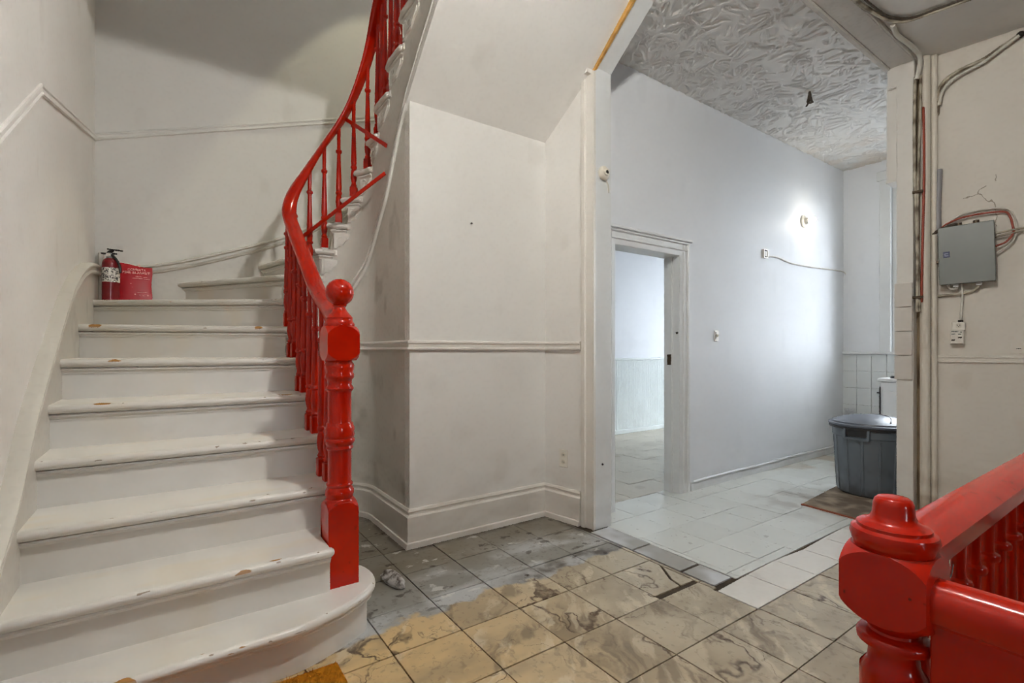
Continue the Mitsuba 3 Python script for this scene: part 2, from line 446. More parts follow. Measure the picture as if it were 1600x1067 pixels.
def lathe(prof, at=(0, 0), n=24):
    """prof: (radius, z) from bottom to top."""
    prof = [(max(r, 1e-4), z) for r, z in prof]
    prof = [(1e-4, prof[0][1])] + prof + [(1e-4, prof[-1][1])]
    R, Z = np.array([p[0] for p in prof]), np.array([p[1] for p in prof])
    ang = np.arange(n) * 2 * np.pi / n
    V = np.stack([at[0] + R[:, None] * np.cos(ang), at[1] + R[:, None] * np.sin(ang), np.broadcast_to(Z[:, None], (len(Z), n))], -1)
    i, j = np.meshgrid(np.arange(len(Z) - 1), np.arange(n), indexing='ij')
    q = np.stack([i * n + j, i * n + (j + 1) % n, (i + 1) * n + (j + 1) % n, (i + 1) * n + j], -1).reshape(-1, 4)
    m = trimesh.Trimesh(V.reshape(-1, 3), np.vstack([q[:, [0, 1, 2]], q[:, [0, 2, 3]]]), process=False)
    m.fix_normals()
    return m


def rounded_rect(w, h, r, n=4):
    out = []
    for cx, cy, a0 in ((w / 2 - r, h / 2 - r, 0), (-w / 2 + r, h / 2 - r, 90), (-w / 2 + r, -h / 2 + r, 180), (w / 2 - r, -h / 2 + r, 270)):
        for k in range(n + 1):
            a = math.radians(a0 + 90 * k / n)
            out.append((cx + r * math.cos(a), cy + r * math.sin(a)))
    return out


# ================================================================ THE STAIR'S PLAN
RISE = 0.161
CU, CV, RW = 0.765, 2.84, 0.235                 # centre and radius of the well's half circle
S_ST = 1.60                                      # path parameter: left run from v = 1.6
L1 = CV - S_ST
L2 = math.pi * RW


def well(s, off=0.0):
    """Point and direction on the inner string's plan; off > 0 is towards the well."""
    if s <= L1:
        p, t = (CU - RW, S_ST + s), (0.0, 1.0)
    elif s <= L1 + L2:
        a = math.pi - (s - L1) / RW
        p, t = (CU + RW * math.cos(a), CV + RW * math.sin(a)), (math.sin(a), -math.cos(a))
    else:
        p, t = (CU + RW, CV - (s - L1 - L2)), (0.0, -1.0)
    return np.array([p[0] + off * t[1], p[1] - off * t[0]]), np.array(t)


def s_left(v): return v - S_ST
def s_arc(deg): return L1 + RW * (math.pi - math.radians(deg))
def s_right(v): return L1 + L2 + CV - v


S_END = s_right(1.55)
WL, VB, WR = -0.375, 3.92, 1.90                  # left wall, back wall, outer wall beyond the well
KS = {2: s_left(1.765), 3: s_left(1.975), 4: s_left(2.185), 5: s_left(2.395), 6: s_left(2.605), 7: s_left(2.80), 8: s_arc(150), 9: s_arc(122),
      10: s_arc(96), 11: s_arc(77), 12: s_arc(56), 13: s_arc(34), 14: s_arc(7), 15: s_right(2.76), 16: s_right(2.58), 17: s_right(2.39), 18: s_right(2.19), 19: s_right(1.98)}
OUT = {2: (WL, 1.765), 3: (WL, 1.98), 4: (WL, 2.20), 5: (WL, 2.41), 6: (WL, 2.65), 7: (WL, 3.12), 8: (WL, 3.68), 9: (0.076, VB), 10: (0.55, VB), 11: (1.0, VB), 12: (1.45, VB),
       13: (WR, 3.80), 14: (WR, 3.30), 15: (WR, 2.86), 16: (WR, 2.60), 17: (WR, 2.40), 18: (WR, 2.19), 19: (WR, 1.98)}
CORNER = {8: [(WL, VB)], 12: [(WR, VB)]}
NS = sorted(KS.items())


def nosing_z(s):
    ks, ss = [k for k, _ in NS], [x for _, x in NS]
    return float(np.interp(s, ss, ks)) * RISE if s >= ss[0] else (2 + (s - ss[0]) / 0.21) * RISE


STR_S = [0.0, s_left(1.9), s_left(2.3), s_left(2.84), s_arc(120), s_arc(90), s_arc(60), s_arc(45), s_arc(20), s_arc(5), s_right(2.63), s_right(2.44), s_right(2.34), s_right(2.2), s_right(2.035), s_right(1.66), S_END]
STR_Z = [0.0, 0.0, 0.22, 0.66, 0.95, 1.13, 1.305, 1.392, 1.52, 1.614, 1.86, 2.17, 2.285, 2.415, 2.56, 2.885, 2.98]


def string_bottom(s):
    return float(np.interp(s, STR_S, STR_Z))


# ================================================================ THE SETTING
ZC = 2.82                                        # hall and kitchen ceiling
ZTOP = 5.70                                      # ceiling of the floor above
# right wall: from the pipes towards and past the camera
RW0, RWD = np.array([3.88, 0.99]), np.array([0.1446, -0.9895])
RWN = np.array([-0.9895, -0.1446])               # its face looks this way


def rw(t, off=0.0, z=0.0):
    p = RW0 + RWD * t + RWN * off
    return np.array([p[0], p[1], z])


FLOOR_POLY = Polygon([(WL, -5.6), (6.4, -5.6), (6.4, 4.15), (WL, 4.15)], [[(0.99, -1.6), (3.4, -1.6), (3.4, 0.235), (0.99, 0.235)]])
floor = struct('floor', prism(FLOOR_POLY, -0.06, -0.006), 'grout')

stairs_plan = Polygon([(WL, 1.62), (0.35, 1.62), (0.52, 1.68), (0.6, 1.78), (0.6, 2.0), (0.53, 2.0)] + [tuple(well(s)[0]) for s in np.linspace(s_left(2.0), s_arc(0), 30)] + [(1.0, 2.34), (1.88, 2.345), (1.95, 1.972), (2.07, 1.972), (2.07, 4.0), (WL, 4.0)])
hole = Polygon([(0.99, -1.6), (3.4, -1.6), (3.4, 0.235), (0.99, 0.235)])
KIT = Polygon([(1.895, 1.198), (3.9, 1.198), (3.9, 1.06), (4.05, 1.06), (4.05, 0.9), (4.25, -0.25), (5.6, -0.25), (5.6, 2.14), (2.93, 2.14), (2.93, 2.26), (6.3, 2.26), (6.3, 4.09), (2.08, 4.09), (2.08, 2.26), (2.25, 2.26), (2.25, 2.14), (2.06, 2.14), (2.06, 1.972), (1.895, 1.972)])


def tile(poly, z=0.0, tilt=0.0, t=0.011, gap=0.0023):
    """One floor tile with a small chamfer, as loose and uneven as it lies."""
    p = poly.buffer(-gap, join_style='mitre')
    if p.is_empty or p.area < 4e-4:
        return []
    out = []
    for g in getattr(p, 'geoms', [p]):
        g = g.simplify(0.004)
        if g.area < 4e-4 or g.is_empty:
            continue
        m = trimesh.creation.extrude_polygon(g, t, engine='earcut')
        m.apply_translation((0, 0, z - t))
        if tilt:
            c = m.centroid
            m.vertices[:, 2] += tilt * ((m.vertices[:, 0] - c[0]) * random.uniform(-1, 1) + (m.vertices[:, 1] - c[1]) * random.uniform(-1, 1))
        out.append(m)
    return out


hall_zone = Polygon([(WL, -0.60), (3.87, -0.6), (3.87, 1.198), (1.895, 1.198), (1.895, 3.1), (WL, 3.1)]).difference(stairs_plan.buffer(-0.02)).difference(hole)
white_strip = Polygon([(1.868, 1.008), (3.85, 1.008), (3.85, 1.198), (1.868, 1.198)])
marble_zone = hall_zone.difference(white_strip)
for i in range(-6, 13):
    for j in range(-8, 9):
        cell = Polygon([(U0 + i * PU, V0 + j * PV), (U0 + (i + 1) * PU, V0 + j * PV), (U0 + (i + 1) * PU, V0 + (j + 1) * PV), (U0 + i * PU, V0 + (j + 1) * PV)])
        z = random.uniform(-0.001, 0.001)
        cell = cell.intersection(marble_zone)
        if cell.is_empty:
            continue
        if (i, j) == (3, 1):              # this one is broken across
            cut = LineString([(1.76, 1.20), (1.80, 1.36), (1.895, 1.50)]).buffer(0.004)
            cell = cell.difference(cut).intersection(Polygon([(1.5, 1.305), (2.0, 1.292), (2.0, 1.7), (1.5, 1.7)]))
        for m in tile(cell, z, 0.004):
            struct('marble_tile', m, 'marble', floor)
for k in range(8):
    a = 1.868 + k * 0.2485
    for m in tile(Polygon([(a, 1.008), (a + 0.2485, 1.008), (a + 0.2485, 1.192 + 0.012 * math.sin(k * 2.1)), (a, 1.192 + 0.012 * math.sin(k * 2.1 - 2.1))]).intersection(hall_zone), 0.0005, 0.002):
        struct('plain_tile', m, 'white_tile', floor)
# grey boards of the old threshold, where the wall to the kitchen stood
for (a, b, z) in ((1.215, 1.375, 0.0), (1.385, 1.66, 0.001), (1.668, 1.965, 0.0015)):
    w0 = 2.035 + 0.008 * random.uniform(-1, 1)
    for m in tile(Polygon([(1.90, a), (w0, a), (w0 + 0.006, b), (1.90, b)]), z, 0.01):
        struct('threshold_board', m, 'threshold', floor)
kit_floor = KIT.difference(Polygon([(1.88, 1.0), (2.04, 1.0), (2.04, 2.0), (1.88, 2.0)]))
for i in range(5, 24):
    for j in range(-6, 12):
        a, b = 0.57 + i * 0.25, 1.25 + j * 0.25
        cell = Polygon([(a, b), (a + 0.25, b), (a + 0.25, b + 0.25), (a, b + 0.25)]).intersection(kit_floor)
        if cell.is_empty:
            continue
        pantry = b > 2.2
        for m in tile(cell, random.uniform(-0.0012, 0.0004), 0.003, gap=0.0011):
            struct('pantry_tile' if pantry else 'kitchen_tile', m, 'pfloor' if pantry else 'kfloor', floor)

# stair shaft going down behind the near balustrade
struct('wall_shaft', [box(0.95, 0.99, -1.62, 0.235, -1.6, -0.007), box(3.4, 3.44, -1.62, 0.235, -1.6, -0.007), box(0.95, 3.44, 0.235, 0.275, -1.6, -0.007), box(0.95, 3.44, -1.64, -1.6, -1.6, -0.007), box(0.95, 3.44, -1.64, 0.275, -1.64, -1.6)], 'hall_dirty')

# ---- walls of the hall
struct('wall_left', box(WL - 0.12, WL, -5.6, VB + 0.1, -0.05, ZTOP), 'hall')
struct('wall_back', box(WL - 0.12, WR + 0.14, VB, VB + 0.12, 0.0, ZTOP), 'hall')
fw = wallpoly([(WL - 0.1, 0), (5.2, 0), (5.2, ZTOP), (WL - 0.1, ZTOP)], [[(0.1, 0.12), (1.1, 0.12), (1.1, 2.5), (0.1, 2.5)]], 'u', -5.6, -0.12)
struct('wall_front', fw, 'low_bounce_wood')  # unseen wall, set far back and coloured dark to cut bounced light
a0, a1 = rw(0.0), rw(6.7)
struct('wall_right', prism([tuple(a0[:2]), tuple(a1[:2]), (a1[0] + 0.15, a1[1]), (a0[0] + 0.15, a0[1] + 0.03)], 0.0, ZTOP), 'right')
pier_side = [(1.883, 2.345), (1.949, 1.975)]
struct('wall_stair_front', wallpoly([(CU + RW + 0.0, 0), (1.90, 0), (1.90, 2.275), (CU + RW, 2.275)], [], 'u', 2.34, 0.06), 'hall')
struct('wall_stair_side', prism([(1.883, 2.345), (1.949, 1.98), (2.05, 1.98), (2.05, VB), (1.90, VB), (1.90, 2.40)], 0.0, 2.60), 'hall')
struct('wall_upper_side', box(WR, 2.05, 1.99, VB, 2.55, ZTOP), 'hall')
# curved wall beneath the winders
ss = np.concatenate([np.linspace(s_left(1.86), L1, 12), np.linspace(L1, L1 + L2, 40)[1:], np.linspace(L1 + L2, s_right(2.34), 8)[1:]])
V, Fc = [], []
for s in ss:
    p, _ = well(s)
    q, _ = well(s, -0.05)
    zt = max(string_bottom(s) + 0.03, 0.12)
    V += [(p[0], p[1], 0), (p[0], p[1], zt), (q[0], q[1], zt), (q[0], q[1], 0)]
for i in range(len(ss) - 1):
    for j in range(4):
        a, b, c, d = i * 4 + j, i * 4 + (j + 1) % 4, (i + 1) * 4 + (j + 1) % 4, (i + 1) * 4 + j
        Fc += [(a, b, c), (a, c, d)]
cm = trimesh.Trimesh(V, Fc, process=False)
cm.fix_normals()
struct('wall_curved', cm, 'hall_dirty', smooth=35)

# ---- kitchen and the room behind it
OP0, OP1, OPZ = 2.27, 2.92, 1.667
struct('wall_kitchen_left', wallpoly([(2.0, 0), (OP0, 0), (OP0, OPZ), (OP1, OPZ), (OP1, 0), (5.72, 0), (5.72, ZC + 0.05), (2.0, ZC + 0.05)], [], 'u', 2.14, 0.11), 'kitchen')
W0, W1, WZ0, WZ1 = 0.55, 1.735, 0.985, 2.62
struct('wall_kitchen_back', wallpoly([(-0.35, 0), (2.16, 0), (2.16, ZC + 0.05), (-0.35, ZC + 0.05)], [[(W0, WZ0), (W1, WZ0), (W1, WZ1), (W0, WZ1)]], 'v', 5.59, 0.16), 'kitchen')
struct('wall_kitchen_right', [box(3.79, 3.89, 1.066, 1.152, 0, ZC, 0.003)], 'trim')
struct('wall_kitchen_side', box(4.12, 5.7, -0.35, -0.25, 0, ZC + 0.05), 'kitchen')
struct('wall_pantry_back', box(1.95, 6.4, 4.10, 4.2, 0, ZC + 0.05), 'kitchen')
struct('wall_pantry_right', wallpoly([(2.2, 0), (4.2, 0), (4.2, ZC + 0.05), (2.2, ZC + 0.05)], [[(2.7, 1.2), (3.3, 1.2), (3.3, 2.3), (2.7, 2.3)]], 'v', 6.3, 0.1), 'kitchen')

# ---- ceilings
hall_ceil = Polygon([(WL - 0.1, -5.7), (5.2, -5.7), (5.2, 0.4), (4.1, 0.95), (3.9, 1.06), (2.07, 1.06), (2.07, 1.69), (1.0, 1.69), (1.0, 2.2), (WL - 0.1, 2.2)])
struct('ceiling', prism(hall_ceil, ZC, ZC + 0.12), 'ceil')
ck = struct('ceiling_kitchen', prism([(2.06, 1.04), (3.95, 1.04), (4.15, -0.35), (5.75, -0.35), (5.75, 2.26), (2.0, 2.26), (2.0, 1.7), (2.06, 1.7)], ZC + 0.002, ZC + 0.1), 'emboss')
gx, gy = np.meshgrid(np.linspace(2.06, 5.60, 560), np.linspace(1.20, 2.15, 160), indexing='ij')
gz = ZC - 0.0080 * emboss_relief(gx * S, gy * S)
gi, gj = np.meshgrid(np.arange(559), np.arange(159), indexing='ij')
ga = (gi * 160 + gj).ravel()
put('embossed_paper', trimesh.Trimesh(np.stack([gx, gy, gz], -1).reshape(-1, 3), np.vstack([np.stack([ga, ga + 1, ga + 161], -1), np.stack([ga, ga + 161, ga + 160], -1)]), process=False), 'emboss', ck, label='white ceiling paper embossed with tangled raised threads', smooth=True)
struct('ceiling_pantry', box(1.95, 6.4, 2.2, 4.2, ZC, ZC + 0.1), 'kitchen')
struct('ceiling_upper', box(WL - 0.12, 5.2, -5.7, VB + 0.12, ZTOP, ZTOP + 0.1), 'ceil')
SL = 0.86                                        # slope of the upper flight's underside
soff = []
for (ua, ub, da, db, v0, v1) in ((CU + RW - 0.013, 1.942, 0.0, 0.05, 2.40, 1.55),):
    za, zb = 2.272 + SL * (2.34 - v0), 2.272 + SL * (2.34 - v1)
    soff.append(hull([(ua, v0, za + da), (ub, v0, za + da), (ub, v0, za + db), (ua, v0, za + db), (ua, v1, zb + da), (ub, v1, zb + da), (ub, v1, zb + db), (ua, v1, zb + db)]))
struct('ceiling_stair_soffit', soff, 'hall')
za, zb = 2.272 + SL * (2.34 - 1.975), 2.272 + SL * (2.34 - 1.60)
struct('trim_1', hull([(u, v, z) for v, z0 in ((1.985, za - 0.015), (1.62, zb - 0.05)) for u in (1.955, 2.07) for z in (z0, z0 + 0.3)]), 'trim_cool')
struct('trim_2', hull([(u, v, z) for v, z0 in ((2.00, za - 0.04), (1.60, zb - 0.045)) for u in (1.942, 1.955) for z in (z0, z0 + 0.2)]), 'wood_raw')
# scar of the removed wall in the ceiling: rough plaster band with a raised lip
scar = struct('trim_3', box(2.07, 3.86, 1.06, 1.185, ZC - 0.012, ZC + 0.02, 0.004), 'plaster')
struct('plaster_lip', box(2.07, 3.86, 1.185, 1.215, ZC - 0.022, ZC + 0.02, 0.006), 'plaster', scar)
struct('plaster_lip', box(2.07, 3.86, 1.045, 1.062, ZC - 0.016, ZC + 0.02, 0.005), 'plaster', scar)
# boxed soffit on the kitchen side of the right hand wall
struct('trim_4', [box(3.82, 3.95, 1.150, 1.214, 2.10, ZC - 0.10, 0.003), box(3.815, 3.955, 1.150, 1.218, 2.085, 2.10, 0.002), box(3.79, 3.86, 1.06, 1.20, ZC - 0.14, ZC, 0.004)], 'trim')

# ---- trims: post, casings, rails, boards
post = struct('trim_5', [prism([(1.949, 1.972), (2.07, 1.972), (2.07, 2.15), (1.93, 2.15)], 0.0, 2.60)], 'trim_cool')
d = np.array([1.883 - 1.949, 2.345 - 1.972]); d /= np.linalg.norm(d)
nrm = np.array([-d[1], d[0]]) * 1.0
if nrm[0] > 0:
    nrm = -nrm


def side(t, off=0.0):
    return np.array([1.949, 1.972]) + d * t + nrm * off


struct('casing', sweep([(*side(0.0), 0.0), (*side(0.0, 0) + 1e-9, 0.0)], [(0, 0), (0.01, 0), (0.01, 0.01)]) if False else
       prism([tuple(side(0.0, 0)), tuple(side(0.0, 0.018)), tuple(side(0.012, 0.018)), tuple(side(0.018, 0.010)), tuple(side(0.06, 0.010)), tuple(side(0.066, 0.018)), tuple(side(0.088, 0.018)), tuple(side(0.094, 0.008)), tuple(side(0.1, 0.0))], 0.0, 2.56), 'trim', post)
# the old door casing edge next to the kitchen wall
struct('trim_6', [box(2.055, 2.078, 1.985, 2.14, 0.0, 2.62, 0.003), box(2.078, 2.09, 2.07, 2.14, 0.0, 2.62, 0.002)], 'trim_cool')

CHAIR = [(0, 0), (0, 0.05), (0.010, 0.05), (0.016, 0.044), (0.016, 0.036), (0.009, 0.030), (0.009, 0.016), (0.018, 0.010), (0.018, 0.003), (0.008, 0.0)]


def rail_on(path, name, m='trim'):
    return struct(name, sweep(path, CHAIR), m)


arc_path = [tuple(well(s)[0]) for s in np.concatenate([np.linspace(s_left(2.2), L1, 4), np.linspace(L1, L1 + L2, 26)[1:], [s_right(2.34)]])]
pier_path = arc_path[:-1] + [(1.0, 2.34)]
# faces: travelling along the curved wall to the corner the room lies to the right, along the front too
RZ = 1.004
rail_on([(*p, RZ) for p in pier_path] + [(1.883, 2.34, RZ), (*side(0.1), RZ)], 'trim_7')
BASE = [(0, 0), (0.0, 0.195), (0.006, 0.195), (0.012, 0.182), (0.006, 0.172), (0.006, 0.163), (0.018, 0.155), (0.018, 0.03), (0.026, 0.026), (0.03, 0.0)]
struct('baseboard_stair', sweep([(*p, 0) for p in pier_path] + [(1.883, 2.34, 0), (*side(0.1), 0)], BASE), 'trim')
KB = [(0, 0), (0, 0.062), (0.006, 0.06), (0.014, 0.05), (0.014, 0.0)]
kb = []
kbm = struct('baseboard_kitchen', sweep([(OP1 + 0.13, 2.14, 0), (4.1, 2.141, 0), (5.59, 2.14, 0)], KB), 'trim_cool')
struct('loose_quarter_round', tube(smooth_path([(3.06, 2.122, 0.066), (3.6, 2.118, 0.072), (4.0, 2.12, 0.066), (4.5, 2.119, 0.074), (5.0, 2.118, 0.068), (5.58, 2.12, 0.066)], 40), 0.008, 6), 'trim_cool', kbm, smooth=40)
struct('baseboard_right', sweep([rw(0.06, 0, 0), rw(4.0, 0, 0)], [(0, 0), (0, 0.135), (0.006, 0.135), (0.012, 0.12), (0.004, 0.112), (0.012, 0.106), (0.012, 0.0)]), 'trim')
struct('trim_8', sweep([rw(0.0, 0, 0.928), rw(4.0, 0, 0.928)], [(x * 0.8, y * 0.86) for x, y in CHAIR]), 'right')
# room behind: bead board dado with its rail
dado = struct('trim_9', box(1.98, 6.3, 4.086, 4.10, 0.0, 0.9), 'beadboard')
for k in range(70):
    a = 3.55 + k * 0.036
    struct('bead_board', box(a, a + 0.0345 + 0.0 * k, 4.077, 4.088, 0.03, 0.885, 0.002), 'beadboard', dado)
struct('dado_rail', box(1.98, 6.3, 4.064, 4.10, 0.885, 0.912, 0.004), 'beadboard', dado)
struct('skirting', box(1.98, 6.3, 4.06, 4.10, 0.0, 0.05, 0.004), 'beadboard', dado)

# skirt board that climbs with the stair, on the left and the back wall, and the rails above it
SKL = [(1.55, 0.42), (1.70, 0.50), (1.862, 0.60), (2.079, 0.80), (2.448, 1.05), (2.745, 1.235), (3.0, 1.345), (3.25, 1.42), (3.55, 1.475), (VB, 1.51)]
SKB = [(WL, 1.51), (-0.25, 1.515), (-0.02, 1.56), (0.30, 1.67), (0.712, 1.842), (1.1, 2.08), (1.5, 2.36), (WR, 2.7)]
skl = smooth_path(SKL, 60)
skb = smooth_path(SKB, 60)
struct('trim_10', wallpoly([(1.55, 0)] + [tuple(p) for p in skl] + [(VB, 0)], [], 'v', WL, 0.02), 'string')
struct('trim_11', wallpoly([(WL, 0)] + [tuple(p) for p in skb] + [(WR, 0)], [], 'u', VB, -0.02), 'string')
MOULD = [(0, -0.062), (0, 0.0), (0.030, 0.0), (0.044, -0.008), (0.044, -0.016), (0.030, -0.024), (0.030, -0.040), (0.040, -0.048), (0.036, -0.058), (0.022, -0.062)]
struct('trim_16', box(WL + 0.018, WL + 0.046, VB - 0.05, VB - 0.018, 8 * RISE, 1.60, 0.006), 'string')
struct('trim_12', sweep([(WL, p[0], p[1] + 0.012) for p in skl], MOULD), 'string', smooth=40)
struct('trim_13', sweep([(p[0], VB, p[1] + 0.012) for p in skb], MOULD), 'string', smooth=40)
struct('trim_14', sweep([(WL, v, z) for v, z in ((0.9, -0.10), (-2.0, 1.0), (1.02, 1.0), (1.795, 0.534 + 1 - 0.02), (2.37, 1.905), (VB, 2.285))][1:], [(x * 0.6, y * 0.8) for x, y in CHAIR]), 'hall')
struct('trim_15', sweep([(u, VB, z) for u, z in ((WL, 2.285), (0.35, 2.53), (1.09, 2.78), (WR, 3.05))], [(x * 0.7, y * 0.9) for x, y in CHAIR]), 'hall')

# ---- kitchen door opening
door = struct('door_1', [box(OP0 - 0.012, OP0 + 0.004, 2.13, 2.262, 0, OPZ, 0.002), box(OP0 - 0.012, OP1 + 0.012, 2.13, 2.262, OPZ - 0.004, OPZ + 0.012, 0.002)], 'trim_cool')
struct('jamb', [box(OP1 - 0.004, OP1 + 0.012, 2.13, 2.262, 0, OPZ, 0.002), box(OP1 - 0.018, OP1 - 0.004, 2.185, 2.225, 0, OPZ, 0.002)], 'trim_cool', door)
CAS = [(0.0, 0), (0.0, 0.012), (0.03, 0.014), (0.036, 0.02), (0.044, 0.014), (0.075, 0.014), (0.082, 0.024), (0.095, 0.024), (0.1, 0.0)]


def casing_v(u, sgn, z1):
    return prism([(u + sgn * a, 2.14 - b) for a, b in CAS], 0.0, z1)


struct('casing', casing_v(OP0, -1, OPZ + 0.10), 'trim_cool', door)
struct('casing', casing_v(OP1, 1, OPZ + 0.10), 'trim_cool', door)
hd = trimesh.creation.extrude_polygon(Polygon([(a, b) for a, b in CAS]), OP1 - OP0 + 0.2, engine='earcut')
hd = place(hd, (0, 0, 1), (0, -1, 0), (1, 0, 0), (OP0 - 0.1, 2.14, OPZ))
struct('head_casing', [hd, box(OP0 - 0.115, OP1 + 0.115, 2.105, 2.14, OPZ + 0.095, OPZ + 0.112, 0.003)], 'trim_cool', door)
struct('strike_plate', [box(OP1 - 0.021, OP1 - 0.017, 2.19, 2.222, 0.90, 0.975, 0.001), box(OP1 - 0.034, OP1 - 0.018, 2.186, 2.205, 0.925, 0.955, 0.003)], 'brass', door, label='dark metal latch keeper')
struct('bolt_hole', lathe([(0.008, 0), (0.008, 0.006)], n=10).apply_transform(trimesh.transformations.rotation_matrix(-math.pi / 2, (0, 1, 0))).apply_translation((OP1 - 0.004, 2.15, 1.125)), 'dark_slot', door)

# ---- window of the kitchen, with panes; glazed front door behind the camera; window of the room behind
win = struct('window_1', [box(5.60, 5.66, W0, W0 + 0.045, WZ0, WZ1, 0.003), box(5.60, 5.66, W1 - 0.045, W1, WZ0, WZ1, 0.003), box(5.60, 5.66, W0, W1, WZ1 - 0.05, WZ1, 0.003), box(5.60, 5.66, W0, W1, WZ0, WZ0 + 0.05, 0.003), box(5.61, 5.655, W0, W1, 1.78, 1.82, 0.003)], 'trim_cool')
struct('window_casing', [box(5.56, 5.592, W1, W1 + 0.09, WZ0 - 0.02, WZ1 + 0.08, 0.004), box(5.555, 5.592, W0 - 0.02, W1 + 0.11, WZ1 + 0.0, WZ1 + 0.09, 0.004)], 'trim_cool', win)
struct('window_sill', [box(5.535, 5.61, W0 - 0.03, 2.13, 0.965, 0.99, 0.004)], 'trim_cool', win)
struct('window_pane', box(5.629, 5.631, W0 + 0.04, W1 - 0.04, WZ0 + 0.04, 1.785), 'm_pane', win)
struct('window_pane', box(5.629, 5.631, W0 + 0.04, W1 - 0.04, 1.815, WZ1 - 0.04), 'm_pane', win)
fd = struct('door_2', [box(0.1, 0.2, -5.69, -5.63, 0.12, 2.5, 0.004), box(1.0, 1.1, -5.69, -5.63, 0.12, 2.5, 0.004), box(0.1, 1.1, -5.69, -5.63, 0.0, 0.85, 0.004), box(0.1, 1.1, -5.69, -5.63, 1.84, 1.96, 0.004), box(0.1, 1.1, -5.69, -5.63, 2.42, 2.52, 0.004)], 'trim')
win2 = struct('window_2', [box(6.31, 6.37, 2.7, 2.75, 1.2, 2.3), box(6.31, 6.37, 3.25, 3.3, 1.2, 2.3), box(6.31, 6.37, 2.7, 3.3, 2.25, 2.3), box(6.31, 6.37, 2.7, 3.3, 1.2, 1.25)], 'trim_cool')

# ---- wall tiles: kitchen back wall up to the sill, and a few left on the wall end by the pipes
kw = 'wall_kitchen_back'
struct('tile_grout', box(5.583, 5.592, 1.16, 2.14, 0.02, 0.966), 'wgrout', kw)
for i in range(8):
    for j in range(6):
        a, z1 = 2.14 - i * 0.124, 0.965 - j * 0.167
        z0 = max(z1 - 0.1645, 0.02)
        if z1 - z0 > 0.03 and a - 0.124 > 1.1:
            struct('wall_tile', box(5.577 - random.uniform(0, 0.001), 5.586, a - 0.1215, a, z0, z1, 0.0012), 'wall_tile', kw)
for j in range(4):
    z1 = 1.425 - j * 0.152
    struct('wall_tile', box(3.776, 3.794, 1.068, 1.158, z1 - 0.149, z1, 0.0015), 'wall_tile_old', 'wall_kitchen_right')
struct('gouged_edge', box(3.782, 3.80, 1.066, 1.152, 0.0, 0.055, 0.004), 'channel', 'wall_kitchen_right', label='bare chipped plaster at the foot of the wall')
# open chase with old wires behind the pipes
struct('wall_chase', prism([(3.858, 1.066), (3.868, 1.035), (3.90, 0.99), (3.97, 1.0), (3.97, 1.066)], 0.0, ZC), 'channel')

# ================================================================ THE STAIRCASE
stair = thing('staircase', 'grey-white painted wooden winder stair curving up to the right behind the red railing', 'staircase')
TH, NR = 0.032, 0.016
OV = 0.022


def tread_mesh(poly, front):
    """A board with a rounded front edge (front: polyline of the nosing) and a cove strip under it."""
    z1 = 0.0
    parts = [prism(poly, -TH, z1)]
    path = [(x, y, -TH / 2) for x, y in front]
    parts.append(tube(path, TH / 2 + 0.0005, 12))
    for p in (path[0], path[-1]):
        sp = trimesh.creation.icosphere(subdivisions=2, radius=TH / 2)
        sp.apply_translation(p)
        parts.append(sp)
    return parts


# first step: a deep board with a rounded end round the newel
def first_step(off):
    c = [(WL, 1.60 - off), (0.20, 1.60 - off), (0.33, 1.603 - off), (0.42, 1.63 - off), (0.50, 1.665 - off), (0.565, 1.71 - off * 0.7), (0.605 + off * 0.5, 1.77 - off * 0.3), (0.618 + off, 1.84), (0.605 + off, 1.91), (0.56 + off * 0.6, 1.97)]
    return [tuple(p) for p in smooth_path(c, 50)]


edge = first_step(0.0)
poly1 = Polygon(edge + [(0.50, 2.0), (WL, 2.0)]).buffer(0)
m1 = [x.copy() for x in tread_mesh(poly1, edge)]
for x in m1:
    x.apply_translation((0, 0, RISE))
put('tread', m1, 'stair', stair, smooth=35)
under = first_step(-0.025)
put('riser', prism(Polygon(under + [(0.50, 1.98), (WL, 1.98)]).buffer(0), 0.0, RISE - TH), 'stair', stair, smooth=35)
COVE = [(0.0, 0.0), (0.006, 0.0), (0.006, -0.004), (0.017, -0.005), (0.018, -0.012), (0.011, -0.017), (0.006, -0.024), (0.006, -0.027), (0.0, -0.027)]
put('cove_moulding', sweep([(x, y, RISE - TH) for x, y in under], COVE), 'stair', stair)

